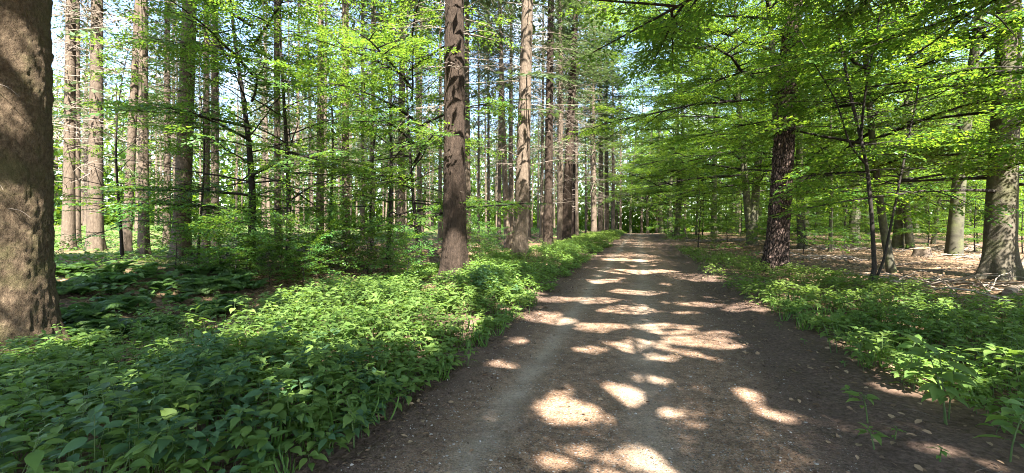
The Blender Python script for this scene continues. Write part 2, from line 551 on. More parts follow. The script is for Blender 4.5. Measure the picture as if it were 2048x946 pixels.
def track_crumbs():
    r = rngs(14); mb = MB()
    n = 9000
    v = 1.6 + 13 * r.random(n) ** 1.4
    side = r.random(n)
    u = np.where(side < .40, RL + np.abs(r.normal(0, .28, n)) - .15, np.where(side < .88, RR - .1 + r.normal(.25, .42, n), r.uniform(RL, RR, n)))
    keep = noise2(u * 2.2, v * 1.6, 15) + r.normal(0, .25, n) > -.05
    u, v = u[keep], v[keep]; n = len(u)
    P = world_of(u, v, .014 + .01 * r.random(n)); a = r.uniform(0, 6.28, n)
    d = np.stack([np.cos(a), np.sin(a), r.normal(0, .2, n)], -1)
    nr = np.stack([r.normal(0, .45, n), r.normal(0, .45, n), np.ones(n)], -1)
    V, f = leaves(P, d, nr, r.uniform(.012, .042, n), LEAF6, r.uniform(.35, 1.2, n))
    mb.add(V, f)
    o = link('track_litter', mb.mesh('track_litter', [M_CRUMB]))
    tag(o, 'dark crumbs of old leaves and bark drifted along the track edges', 'leaf litter', kind='stuff')


track_crumbs()


# ------------------------------------------------------------------ undergrowth plants (baked as one mesh per patch, the big ones as things)
def balsam_arrays(r, h, nl, ll, fine):
    """stem points and leaves of one balsam plant, at the origin"""
    lean = r.normal(0, .16, 2)
    t = np.linspace(0, 1, 5)
    P = np.stack([lean[0] * h * t ** 1.6, lean[1] * h * t ** 1.6, h * t], -1)
    s = np.concatenate([r.uniform(.35, .8, max(0, nl - 7)), np.linspace(.84, 1.0, 7)])
    s.sort()
    base = np.stack([np.interp(s, t, P[:, k]) for k in range(3)], -1)
    ang = np.arange(len(s)) * 2.4 + r.uniform(0, 6.28) + r.normal(0, .3, len(s))
    el = np.interp(s, [.3, 1.0], [-.05, .25]) + r.normal(0, .22, len(s))
    d = np.stack([np.cos(ang) * np.cos(el), np.sin(ang) * np.cos(el), np.sin(el)], -1)
    lens = ll * np.interp(s, [.35, .85, 1.0], [.9, 1.15, .6]) * r.uniform(.75, 1.2, len(s))
    pet = .25 * lens
    pos = base + d * pet[:, None]
    dd = d.copy(); dd[:, 2] -= .10
    nr = np.stack([-d[:, 0] * .2 + r.normal(0, .2, len(s)), -d[:, 1] * .2 + r.normal(0, .2, len(s)), np.ones(len(s))], -1)
    return P, base, pos, dd, nr, lens


def balsam_patch(name, label, seed, pts, hs, ll, fine, density_stem=True, mat=None):
    r = rngs(seed); mb = MB()
    LP, LD, LN, LL = [], [], [], []
    for (p, h) in zip(pts, hs):
        P, base, pos, dd, nr, lens = balsam_arrays(r, h, int(r.integers(9, 15)), ll, fine)
        LP.append(pos + p); LD.append(dd); LN.append(nr); LL.append(lens)
        if density_stem:
            tube(mb, P + p, np.linspace(.0035, .0018, 5), 3, 1)
    V, f = leaves(np.concatenate(LP), np.concatenate(LD), np.concatenate(LN), np.concatenate(LL), LEAF_FINE if fine else LEAF6)
    mb.add(V, f, 0)
    o = link(name, mb.mesh(name, [mat or M_BALSAM, M_STEM]))
    return tag(o, label, 'undergrowth', kind='stuff')


def left_density(u, v):
    dl = RL - u
    inner = 0.12 + 0.30 * noise2(v * 0.8, 0 * v, 31) + .15 * noise2(v * 2.7, 0 * v, 33) - .25 * sstep(2, 5, v) * (1 - sstep(5, 9, v))
    far = np.interp(v, [0, 2.5, 3.2, 6, 10, 14, 20, 60], [6.5, 6.0, 4.1, 4.7, 5.2, 5.0, 4.0, 3.6]) + 0.9 * noise2(v * 0.5, u * .3, 32)
    d = sstep(inner - .08, inner + .25, dl) * (1 - sstep(far - .6, far + .3, dl))
    d = d * (0.12 + .88 * sstep(-.42, .1, noise2(u * 1.0, v * 1.0, 34)))
    # bare sandy gap beside the track
    d = d * (1 - .9 * np.exp(-(((dl - 0.75) / .45) ** 2 + ((v - 6.0) / 0.9) ** 2)))
    return d


def right_density(u, v):
    dr = u - RR
    inner = np.interp(v, [0, 3, 5, 7, 9, 14, 22, 60], [1.1, 1.05, 0.8, .9, .62, .5, .45, .3]) + 0.22 * noise2(v * 0.9, 0 * v, 41) + .12 * noise2(v * 2.7, 0 * v, 43)
    far = np.interp(v, [0, 8, 12, 16, 22, 26], [5.3, 5.0, 4.4, 2.6, 2.2, .2]) + 0.7 * noise2(v * .5, u * .3, 42)
    d = sstep(inner - .08, inner + .25, dr) * (1 - sstep(far - .8, far + .3, dr))
    d = d * (0.2 + .8 * sstep(-.45, .1, noise2(u * .8, v * .8, 44)))
    return d


def scatter(seed, n, ur, vr, dens, pw=1.0):
    r = rngs(seed)
    u = r.uniform(*ur, n); v = vr[0] + (vr[1] - vr[0]) * r.random(n) ** pw
    x, y = uv2xy(u, v)
    k = (r.random(n) < dens(u, v)) & in_view(x, y) & (y > 1.7)
    u, v = u[k], v[k]
    return world_of(u, v, -0.01), u, v


def hgt_left(u, v, seed):
    dl = RL - u
    return (0.16 + 0.26 * sstep(0.1, 1.1, dl)) * (1 + .45 * noise2(u * .9, v * .9, seed)) * rngs(seed).uniform(.6, 1.25, len(u)) * (1 - .35 * sstep(8, 10, v) * sstep(2.0, 3.2, dl))


p, u, v = scatter(101, 3000, (-9, -1.9), (1.0, 8.0), left_density, 1.0)
balsam_patch('undergrowth', 'dense knee high green balsam covering the near left verge', 201, p, hgt_left(u, v, 51), .098, True)
_r = rngs(301)
def patchy(seed, sc_, thr):
    return lambda u, v: left_density(u, v) * (noise2(u * sc_, v * sc_, seed) > thr)
p, u, v = scatter(111, 1300, (-9, -1.9), (1.0, 8.0), patchy(71, .7, .28), 1.0)
balsam_patch('undergrowth', 'darker bluish nettles mixed into the near left verge', 211, p, hgt_left(u, v, 55) * 1.15, .105, True, mat=M_NETTLE)
p, u, v = scatter(112, 2200, (-9, -1.9), (1.0, 9.0), patchy(72, .8, .0), 1.0)
balsam_patch('undergrowth', 'young yellowish green plants mixed into the near left verge', 212, p, hgt_left(u, v, 56) * .9, .07, True, mat=M_YOUNG)


def grass_tufts(label, seed, pts):
    r = rngs(seed); mb = MB(); P = []; D = []; Nn = []; Ls = []
    for p in pts:
        for k in range(int(r.integers(5, 14))):
            a = r.uniform(0, 6.28); t = r.uniform(.15, .8)
            d = np.array([math.cos(a) * t, math.sin(a) * t, 1.0])
            P.append(p + np.array([r.normal(0, .03), r.normal(0, .03), 0])); D.append(d); Nn.append([math.cos(a), math.sin(a), -.4]); Ls.append(r.uniform(.10, .30))
    V, f = leaves(P, D, Nn, np.array(Ls), LEAF_FINE, .035)
    mb.add(V, f)
    return tag(link('grass', mb.mesh('grass', [M_YOUNG])), label, 'grass', kind='stuff')


p, u, v = scatter(113, 700, (-7, -1.9), (1.5, 9.0), lambda u, v: left_density(u, v) * .8 + .12 * (u > -3.2), 1.0)
grass_tufts('thin grass blades standing between the plants of the left verge', 213, p)
p, u, v = scatter(114, 200, (2.2, 6), (3.6, 10.0), lambda u, v: right_density(u, v) * .8 + .1, 1.0)
grass_tufts('thin grass blades along the edge of the right verge', 214, p)
p, u, v = scatter(102, 5500, (-8.0, -1.9), (8.0, 24), left_density, 1.2)
balsam_patch('undergrowth', 'low green balsam filling the left verge around the roadside trunks', 202, p, hgt_left(u, v, 52), .092, False)
p, u, v = scatter(103, 5000, (-6.5, -1.7), (24, 70), left_density, 1.1)
balsam_patch('undergrowth', 'narrow strip of green plants along the far left track edge', 203, p, hgt_left(u, v, 53) * 1.1, .13, False, False)
p, u, v = scatter(104, 2200, (2.0, 8), (1.0, 9.0), right_density, 1.0)
balsam_patch('undergrowth', 'green balsam and nettle growth along the near right verge', 204, p, (.20 + .18 * sstep(1.2, 2.5, u - RR)) * rngs(5).uniform(.6, 1.25, len(u)), .088, True)
p, u, v = scatter(105, 3600, (1.6, 7.5), (9.0, 28), right_density, 1.1)
balsam_patch('undergrowth', 'patch of green balsam in front of the dark pine', 205, p, .30 * rngs(6).uniform(.6, 1.25, len(u)), .092, False)


def low_cover():
    """moss, sorrel and bramble leaves low on the left forest floor, and a little on the right"""
    r = rngs(61); mb = MB()
    n = 90000
    u = r.uniform(-60, -7.2, n); v = 4 + 75 * r.random(n) ** 1.6
    x, y = uv2xy(u, v)
    keep = in_view(x, y, 2) & (r.random(n) < (.12 + .9 * sstep(-.15, .30, noise2(u * .35, v * .35, 62)) + 0.0) * sstep(7.0, 9.0, -u))
    n2 = 2600
    u2 = r.uniform(RR + .4, 6, n2); v2 = 20 + 45 * r.random(n2)
    k2 = r.random(n2) < sstep(.0, .35, noise2(u2 * .4, v2 * .25, 63))
    u = np.concatenate([u[keep], u2[k2]]); v = np.concatenate([v[keep], v2[k2]]); n = len(u)
    P = world_of(u, v, 0); P[:, 2] += .03 + .22 * r.random(n) ** 1.5 * (1 + noise2(u * .5, v * .5, 64))
    a = r.uniform(0, 2 * PI, n)
    d = np.stack([np.cos(a), np.sin(a), r.normal(0, .3, n)], -1)
    nr = np.stack([r.normal(0, .4, n), r.normal(0, .4, n), np.ones(n)], -1)
    V, f = leaves(P, d, nr, r.uniform(.09, .17, n) * (1 + v / 50), LEAF6)
    mb.add(V, f)
    o = link('ground_cover', mb.mesh('ground_cover', [M_FLOOR]))
    tag(o, 'pale green low leaves carpeting the floor between the spruce trunks', 'ground cover', kind='stuff')


low_cover()


# ------------------------------------------------------------------ tree parts
def trunk_mesh(name, mat, H, r0, top=0.12, sides=18, rings=60, flare=.45, fh=.45, bend=0.25, rough=.03, seed=0, furrow=0, path=None, mats=None):
    r = rngs(seed); mb = MB()
    t = np.concatenate([np.linspace(0, .3, rings * 3 // 5, endpoint=False), np.linspace(.3, 1, rings - rings * 3 // 5)]) if rings > 300 else np.concatenate([np.linspace(0, .12, rings // 3, endpoint=False), np.linspace(.12, 1, rings - rings // 3)])
    if path is None:
        z = t * H - .25
        bx = bend * (np.sin(t * 3.1 + r.uniform(0, 6)) - np.sin(r.uniform(0, 6)) * 0) * t
        by = bend * np.sin(t * 2.3 + r.uniform(0, 6)) * t
        P = np.stack([bx, by, z], -1)
    else:
        path = np.asarray(path, float)
        s = np.concatenate([[0], np.cumsum(np.linalg.norm(np.diff(path, axis=0), axis=1))]); s /= s[-1]
        P = np.stack([np.interp(t, s, path[:, k]) for k in range(3)], -1)
        for _ in range(3):
            P[1:-1] = .25 * P[:-2] + .5 * P[1:-1] + .25 * P[2:]
        H = path[-1, 2] - path[0, 2]
    z = np.maximum(P[:, 2] - P[0, 2] - .25, 0)
    R = r0 * (1 - (1 - top) * t ** .9) + r0 * flare * np.exp(-z / fh)
    ph = np.arange(sides) * 2 * PI / sides
    T = unit(np.gradient(P, axis=0)); A = unit(np.cross(T, np.array([0.02, 1.0, 0.0]))); B = np.cross(T, A)
    PH, ZZ = np.meshgrid(ph, P[:, 2])
    buttress = 1 + flare * .55 * np.exp(-np.maximum(ZZ - P[0, 2] - .2, 0) / (fh * 1.1)) * np.cos(PH * 5 + r.uniform(0, 6) + .8 * np.sin(PH * 2))
    d = 1 + rough * noise3(np.cos(PH) * 2.2, np.sin(PH) * 2.2, ZZ * 1.3, seed)
    if furrow:
        k = 26 * r0
        d = d + furrow * (np.abs(noise3(np.cos(PH) * k, np.sin(PH) * k, ZZ * 4.5, seed + 3)) - .3) + furrow * .55 * noise3(np.cos(PH) * k * 2.3, np.sin(PH) * k * 2.3, ZZ * 14, seed + 4)
    rr = R[:, None] * buttress * d
    V = P[:, None] + rr[..., None] * (np.cos(ph)[None, :, None] * A[:, None] + np.sin(ph)[None, :, None] * B[:, None])
    i = np.arange(len(t) - 1)[:, None] * sides; j = np.arange(sides)[None]; j2 = (j + 1) % sides
    f = np.stack([i + j, i + j2, i + sides + j2, i + sides + j], -1).reshape(-1, 4)
    mb.add(V.reshape(-1, 3), f)
    mb.path = P
    return mb.mesh(name, mats or [mat]), P, R


def limb_path(r, p0, az, Ln, el, droop, n=8, wob=.06):
    t = np.linspace(0, 1, n)
    d = np.array([math.cos(az), math.sin(az)]); side = np.array([-d[1], d[0]])
    x = Ln * t * math.cos(el); z = Ln * (math.sin(el) * t - droop * t ** 2)
    w = np.cumsum(r.normal(0, wob, n)) * Ln / n; w -= w[0]
    wz = np.cumsum(r.normal(0, wob * .6, n)) * Ln / n; wz -= wz[0]
    return np.stack([p0[0] + d[0] * x + side[0] * w, p0[1] + d[1] * x + side[1] * w, p0[2] + z + wz], -1)


# --- broadleaf sprays
def spray_template(seed, Ln, leaf):
    r = rngs(seed)
    V, Fq, T = [], [], []
    pos, dr, nr, ln = [], [], [], []
    k = 0
    axis = lambda s: np.array([s * Ln, .03 * Ln * math.sin(3 * s + seed), -.10 * Ln * s * s])
    for s in np.arange(.10, 1.0, .085 / Ln * .9):
        sgn = 1 if k % 2 else -1; k += 1
        a = sgn * math.radians(r.uniform(38, 60))
        tl = (.42 * Ln * (1 - s) ** .8 + .08) * r.uniform(.6, 1.15)
        p0 = axis(s); d2 = np.array([math.cos(a), math.sin(a), r.normal(-.05, .08)])
        T.append((p0, p0 + d2 * tl))
        m = max(2, int(tl / .052))
        for q in range(m):
            w = (q + .6) / m
            pp = p0 + d2 * tl * w + np.array([0, 0, -.06 * tl * w * w])
            b = a + (1 if q % 2 else -1) * math.radians(r.uniform(30, 62)) * (1 if q < m - 1 else .1)
            pos.append(pp + r.normal(0, .006, 3)); dr.append([math.cos(b), math.sin(b), r.normal(-.12, .18)])
            nr.append([r.normal(0, .30), r.normal(0, .30), 1]); ln.append(leaf * r.uniform(.65, 1.15))
    for s in np.arange(.3, 1.02, .12):
        pos.append(axis(s)); b = r.uniform(-.9, .9); dr.append([math.cos(b), math.sin(b), -.1]); nr.append([r.normal(0, .3), r.normal(0, .3), 1]); ln.append(leaf * r.uniform(.7, 1.1))
    LV, LF = leaves(pos, dr, nr, np.array(ln))
    mb = MB()
    ax = np.array([axis(s) for s in np.linspace(0, 1, 5)])
    tube(mb, ax, np.linspace(.006, .0022, 5), 3)
    tv, tf = np.concatenate(mb.v), mb.f[0][0]
    return LV, LF, tv, tf


SPRAYS = {sz: [spray_template(300 + i * 7 + int(sz * 100), sz, .090) for i in range(4)] for sz in (.45, .75, 1.1)}


def put_spray(mb, r, sz, p, d, up, lm=0, tm=1, scale=1.0):
    LV, LF, tv, tf = SPRAYS[sz][int(r.integers(4))]
    M = frames(np.asarray(d)[None], np.asarray(up)[None])[0] * scale
    mb.add(xform(LV, M, p), LF, lm); mb.add(xform(tv, M, p), tf, tm)


def leafy_limb(mb, r, path, rad, dens=1.0, start=.22, lm=0, tm=1, sub=True, tilt=.34, twig=True, clump=None):
    """a limb with flat leaf sprays on both sides; longer limbs carry side limbs"""
    n = len(path)
    seg = np.linalg.norm(np.diff(path, axis=0), axis=1); s = np.concatenate([[0], np.cumsum(seg)]); Ln = s[-1]
    if twig:
        tube(mb, path, np.linspace(rad, max(.004, rad * .18), n), 5, tm)
    at_ = lambda q: np.array([np.interp(q, s, path[:, k]) for k in range(3)])
    step = .20 / dens
    q = start * Ln; side = 1
    while q < Ln:
        p = at_(q); d = unit(at_(min(q + .2, Ln)) - at_(max(q - .2, 0)))
        fr = q / Ln
        if clump is not None and noise3(p[0] * clump[0], p[1] * clump[0], p[2] * clump[0] * 1.3, clump[2]) < clump[1]:
            q += step; continue
        sl = np.array([-d[1], d[0], 0]); sl = unit(sl)
        ang = math.radians(r.uniform(40, 68))
        dd = d * math.cos(ang) + side * sl * math.sin(ang); dd[2] = dd[2] * .5 + r.normal(-.02, .20)
        up = np.array([r.normal(0, tilt), r.normal(0, tilt), 1.0])
        if sub and Ln > 2.6 and r.random() < .42 and .2 < fr < .8:
            az = math.atan2(dd[1], dd[0])
            sp = limb_path(r, p, az, Ln * r.uniform(.28, .45) * (1.1 - fr * .5), r.normal(.05, .12), r.uniform(.0, .18), 6)
            leafy_limb(mb, r, sp, rad * .4, dens, .15, lm, tm, False, tilt, True, clump)
        else:
            sz = .45 if (fr > .85 or r.random() < .3) else (.75 if r.random() < .65 or fr > .6 else 1.1)
            put_spray(mb, r, sz, p, dd, up, lm, tm)
        side = -side; q += step * r.uniform(.7, 1.35)
    put_spray(mb, r, .75, path[-1], unit(path[-1] - path[-2]), np.array([r.normal(0, .15), r.normal(0, .15), 1.0]), lm, tm)


def broadleaf_variant(seed, H, r0, n_limbs, z0, lmax, leaf_m, bark_m, dens=1.0, bend=.5, el=(.05, .5), sides=14, top=.1, start=.22, clump=None):
    """returns trunk mesh and crown mesh"""
    r = rngs(seed)
    tm_, P, R = trunk_mesh('trunk', bark_m, H, r0, top, sides, 50, .18, .25, bend, .05, seed)
    mb = MB()
    ph = r.uniform(0, 6.28)
    for i in range(n_limbs):
        w = (i + r.uniform(0, .9)) / n_limbs
        z = z0 + (H * .97 - z0) * w ** 1.05
        p = np.array([np.interp(z, P[:, 2], P[:, k]) for k in range(3)])
        rl = np.interp(z, P[:, 2], R)
        Ln = lmax * (1 - .72 * w ** 1.4) * r.uniform(.65, 1.1) * (.75 + .25 * min(1, w * 5))
        e = np.interp(w, [0, 1], el) + r.normal(.05, .2)
        pth = limb_path(r, p, ph + i * 2.39996 + r.normal(0, .25), Ln, e, r.uniform(-.02, .2), 8, .1)
        leafy_limb(mb, r, pth, min(.5 * rl, .014 * Ln + .006), dens, start, clump=clump)
    return tm_, mb.mesh('crown', [leaf_m, M_DARKB])


# --- holes cut into the tree crowns to aim sun patches at these places
_e = math.radians(SUN_EL); _h = unit(np.array(SUN_AZ))
TO_SUN = np.array([_h[0] * math.cos(_e), _h[1] * math.cos(_e), math.sin(_e)])
GAPS = [(1120, 822, 70, 30), (1250, 795, 45, 16), (1190, 772, 55, 13), (1290, 935, 110, 34), (1140, 925, 70, 22), (1400, 678, 75, 20),
        (1270, 692, 55, 13), (1090, 635, 60, 13), (1200, 655, 60, 9), (1260, 620, 75, 11), (1190, 600, 55, 7), (1030, 686, 28, 8),
        (1300, 764, 28, 9), (1270, 585, 55, 5), (1210, 563, 45, 4), (1330, 655, 60, 7), (1450, 692, 45, 8), (1300, 545, 60, 3.5),
        (720, 660, 170, 52), (850, 635, 100, 45), (590, 695, 70, 24), (940, 660, 60, 20), (780, 600, 90, 22), (900, 580, 60, 12), (1050, 590, 40, 12),
        (40, 770, 60, 22), (140, 742, 60, 14), (330, 760, 40, 10), (480, 720, 50, 12), (250, 850, 40, 14), (560, 800, 30, 12), (130, 560, 70, 14), (300, 545, 60, 10),
        (1960, 690, 40, 7), (1890, 545, 130, 11), (1960, 580, 110, 10), (1720, 512, 90, 8), (1640, 520, 50, 7), (1900, 770, 80, 30),
        (1480, 526, 80, 10), (1890, 905, 55, 12), (1560, 600, 50, 9), (1700, 640, 40, 10), (1780, 600, 60, 8), (1990, 640, 60, 8), (1560, 622, 70, 16), (1660, 608, 60, 12), (1850, 650, 70, 16), (1750, 705, 45, 14), (1930, 800, 90, 30), (1000, 612, 50, 12), (960, 560, 80, 8), (420, 690, 60, 16), (660, 745, 60, 20), (1110, 600, 40, 6), (1330, 720, 40, 8), (1000, 730, 30, 10), (1360, 840, 40, 14), (1180, 700, 35, 7), (1250, 520, 50, 3), (1390, 610, 50, 7)]
GAPS3 = [(30, 630, 5.7, .42), (55, 85, 5.75, .28), (5, 225, 5.65, .2), (40, 430, 5.7, .30), (10, 540, 5.65, .24), (60, 380, 5.75, .15), (1950, 100, 9, 1.0), (1850, 190, 9, 1.1), (1960, 260, 9, .8), (1700, 60, 8, .8), (1480, 60, 9, .6), (1250, 90, 11, .6), (2000, 330, 9, .6), (1850, 30, 9, 1.0),
         (1600, 260, 9, .6), (1780, 330, 9.5, .6), (1880, 420, 10, .6), (640, 340, 10, .7), (560, 300, 11, .7), (980, 250, 12, .6), (860, 190, 12, .7), (430, 460, 11, .7), (250, 470, 11, .8), (850, 440, 11, .5), (700, 100, 11, .9), (450, 150, 12, .9),
         (1045, 60, 17.5, .9), (1045, 380, 17.5, .3)]


def _gap_list():
    out = []
    for (px, py, w, h) in GAPS:
        X, Y, Z = place(px, py)
        u_, v_ = xy2uv(X, Y)
        zz = .02 if RL < u_ < RR + .7 else (.30 if X < 0 or u_ < 5 else .05)
        out.append((np.array([X, Y, Z + zz]), w / F * Y, h * Y * Y / (F * EYE)))
    return out


GAPW = _gap_list()


def lit_mask(W):
    """True for leaves (world positions) that would shade one of the places above"""
    bad = np.zeros(len(W), bool)
    G = W[:, :2] - TO_SUN[:2] * ((W[:, 2:] - .05) / TO_SUN[2])
    for c, rx, ry in GAPW:
        t = (W[:, 2] - c[2]) / TO_SUN[2]
        gx = W[:, 0] - TO_SUN[0] * t - c[0]; gy = W[:, 1] - TO_SUN[1] * t - c[1]
        k = np.nonzero((np.abs(gx) < rx * 1.7) & (np.abs(gy) < ry * 1.7) & (W[:, 2] > c[2] + .9))[0]
        if not len(k): continue
        x, y = gx[k] + c[0], gy[k] + c[1]
        f = 1.1 / math.sqrt(rx * ry)
        wob = 1 + 1.1 * noise2(x * f, y * f, 17) + .7 * noise2(x * f * 2.7, y * f * 2.7, 18)
        bad[k] |= (gx[k] / rx) ** 2 + (gy[k] / ry) ** 2 < np.maximum(wob, .5)
    for (px, py, Y, rad) in GAPS3:
        c = at(px, py, Y); d = W - c; t = d @ TO_SUN
        q = d - t[:, None] * TO_SUN
        bad |= ((q ** 2).sum(1) < rad ** 2) & (t > 1.0)
    # a scatter of small holes
    hole = noise2(G[:, 0] * 2.3, G[:, 1] * 2.3, 19) * .7 + noise2(G[:, 0] * 5.5, G[:, 1] * 5.5, 20) * .5
    bad |= hole > .50
    return bad & (_hash(np.floor(W[:, 0] * 60), np.floor(W[:, 1] * 60), np.floor(W[:, 2] * 60), 5) > .008)


def thin_out(mb, origin):
    """drop the leaves of a crown that stand in the way of a sun gap"""
    allv = np.concatenate(mb.v)
    keep = [(f, m) for f, m in mb.f if not (m == 0 or len(f) == 12)]      # the limbs stay
    for mat in (0, 1):                                                     # leaves, and the fine twigs that carry them
        fs = [f for f, m in mb.f if m == mat and (m == 0 or len(f) == 12)]
        if not fs: continue
        f = np.concatenate(fs)
        f = f[~lit_mask(allv[f].mean(1) + np.asarray(origin))]
        if len(f): keep.append((f, mat))
    mb.f = keep


# --- conifers
def needle_branch(mb, r, path, rad, dens=1.0, tm=1):
    n = len(path); seg = np.linalg.norm(np.diff(path, axis=0), axis=1); s = np.concatenate([[0], np.cumsum(seg)]); Ln = s[-1]
    tube(mb, path, np.linspace(rad, .006, n), 4, tm)
    pos, dr, nr, ln = [], [], [], []
    q = .18 * Ln; side = 1
    while q < Ln:
        p = np.array([np.interp(q, s, path[:, k]) for k in range(3)]); d = unit(path[-1] - path[0]); sl = unit(np.array([-d[1], d[0], 0]))
        a = math.radians(r.uniform(45, 70)); dd = d * math.cos(a) + side * sl * math.sin(a)
        tl = (.42 * Ln * (1 - q / Ln) ** .7 + .12) * r.uniform(.6, 1.1)
        m = max(2, int(tl / .12))
        for k in range(m):
            w = (k + .3) / m
            pp = p + dd * tl * w + np.array([0, 0, -.22 * tl * w])
            b = (1 if k % 2 else -1) * r.uniform(.3, .9)
            d3 = dd * math.cos(b) + np.array([-dd[1], dd[0], 0]) * math.sin(b); d3[2] += r.normal(-.25, .2)
            pos.append(pp); dr.append(d3); nr.append([r.normal(0, .4), r.normal(0, .4), 1]); ln.append(r.uniform(.18, .36))
        side = -side; q += .11 / dens * r.uniform(.7, 1.3)
    pos.append(path[-1]); dr.append(path[-1] - path[-2]); nr.append([0, 0, 1]); ln.append(.25)
    V, f = leaves(pos, dr, nr, np.array(ln), DIAMOND, .30)
    mb.add(V, f, 0)


def conifer_variant(seed, H, zc, n_live, n_dead, lmax, z_dead=1.8, low_live=10, gap_origin=None):
    r = rngs(seed)
    mb = MB(); z = 0
    for i in range(n_live):
        w = ((i + r.random()) / n_live) ** .9
        z = zc + (H - .4 - zc) * w
        Ln = max(.35, lmax * (1 - w) ** .75 * r.uniform(.7, 1.12))
        pth = limb_path(r, (0, 0, z), r.uniform(0, 6.28), Ln, np.interp(w, [0, 1], [-.12, .5]) + r.normal(0, .1), r.uniform(.05, .3), 6, .04)
        needle_branch(mb, r, pth, .022)
    for i in range(low_live):
        z = r.uniform(zc * .5, zc); Ln = r.uniform(.8, 2.4)
        pth = limb_path(r, (0, 0, z), r.uniform(0, 6.28), Ln, r.normal(-.1, .2), r.uniform(.05, .35), 6, .05)
        needle_branch(mb, r, pth, .016, .7)
    if gap_origin is not None: thin_out(mb, gap_origin)
    crown = mb.mesh('crown', [M_NEEDLE, M_TWIG])
    mb = MB()
    for i in range(n_dead):
        z = z_dead + (zc + 3 - z_dead) * r.random() ** .75
        Ln = r.uniform(.25, .9) if r.random() < .45 else r.uniform(.9, 2.4)
        az = r.uniform(0, 6.28)
        pth = limb_path(r, (.1 * math.cos(az), .1 * math.sin(az), z), az, Ln, r.normal(.0, .25), r.uniform(-.1, .35), 6, .10)
        tube(mb, pth, np.linspace(.014, .004, 6), 4)
        for k in range(int(Ln * 3.5)):
            s_ = r.integers(1, 5)
            p2 = limb_path(r, pth[s_], az + r.choice([-1, 1]) * r.uniform(.5, 1.2), Ln * r.uniform(.15, .45), r.normal(-.1, .3), r.uniform(0, .4), 4, .1)
            tube(mb, p2, np.linspace(.007, .003, 4), 3)
    dead = mb.mesh('dead_branches', [M_TWIG])
    return crown, dead


print('t base', round(time.time() - T_START, 1))
CON_TRUNK = []
for i in range(3):
    CON_TRUNK.append(trunk_mesh('trunk', M_SPRUCE, 28, .30, .22, 20, 64, .30, .45, .16, .05, 700 + i)[0])
FIR_TRUNK = [trunk_mesh('trunk', M_FIR, 28, .36, .25, 40, 200, .35, .45, .12, .06, 720 + i, furrow=.10)[0] for i in range(2)]
CON_CROWN = [conifer_variant(740 + i, 28, (12, 13.5, 11)[i], 105, 90, 2.2, 1.8, 12) for i in range(3)]
print('t conifers', round(time.time() - T_START, 1))

BEECH = [broadleaf_variant(760 + i, 15, .17, 42, 2.4, 4.7, M_BEECH, M_BEECHB, .95, .7, (.05, .8), clump=(.75, -.05, 60 + i)) for i in range(4)]
print('t beech', round(time.time() - T_START, 1))
UNDER = [broadleaf_variant(780 + i, 9.5, .075, 34, 1.5, 3.4, M_SAPL, M_DARKB, .66, .45, (.0, .7), 10, .12, clump=(.8, -.16, 80 + i)) for i in range(3)]
UNDER_R = [broadleaf_variant(790 + i, 7.5, .06, 34, .5, 3.0, M_BEECH, M_DARKB, .9, .4, (.0, .7), 8, .12) for i in range(3)]
SHRUB = [broadleaf_variant(800 + i, 1.9, .022, 13, .25, 1.15, M_SAPL, M_DARKB, .9, .12, (.1, .6), 7, .2, .1) for i in range(3)]
print('t saplings', round(time.time() - T_START, 1))


def conifer(px, py, wpx, lean_px, label, var=0, fir=False, group=None, crot=None, name='spruce_tree', loc=None, r_=None, dead=True):
    """trunk base at a photo pixel; lean_px: how far right the trunk stands at the photo's top edge"""
    X, Y, Z = place(px, py) if loc is None else loc
    rad = wpx / 2 * Y / F * 0.95 if r_ is None else r_
    o = empty(name, (X, Y, Z))
    rz = crot if crot is not None else (px * 1.7) % 6.28
    # lean in the image plane
    top_z = EYE + HY / F * Y
    lean = (lean_px / F * Y) / max(top_z - Z, 1)
    o.rotation_euler = (0, math.atan(lean), rz) if False else (0, math.atan(lean), 0)
    tr = link('trunk', (FIR_TRUNK if fir else CON_TRUNK)[var % (2 if fir else 3)], o)
    k = rad / (.36 if fir else .30); tr.scale = (k, k, 1); tr.rotation_euler[2] = rz
    cw, dd = CON_CROWN[var % 3]
    c = link('crown', cw, o); c.rotation_euler[2] = rz
    if group is None: c.scale = (1.4, 1.4, 1.0) if Y < 40 else (2.1, 2.1, 1.1)
    if dead:
        d = link('dead_branches', dd, o); d.rotation_euler[2] = rz + 1
    tag(o, label, 'tree', group)
    return o


def broad(px, py, kind, var, label, sc=1.0, rz=None, lean_px=0, group=None, name='beech_tree', loc=None, tw=None, sz=None):
    X, Y, Z = place(px, py) if loc is None else loc
    o = empty(name, (X, Y, Z))
    rz = (px * 2.3) % 6.28 if rz is None else rz
    top_z = EYE + HY / F * Y
    o.rotation_euler = (0, math.atan((lean_px / F * Y) / max(top_z - Z, 1)), 0)
    tm_, cm = kind[var % len(kind)]
    t = link('trunk', tm_, o); t.rotation_euler[2] = rz
    t.scale = (sc, sc, sc)
    if tw is not None: t.scale = (sc * tw, sc * tw, sc)
    c = link('crown', cm, o); c.rotation_euler[2] = rz; c.scale = (sc, sc, sc)
    tag(o, label, 'tree', group)
    return o


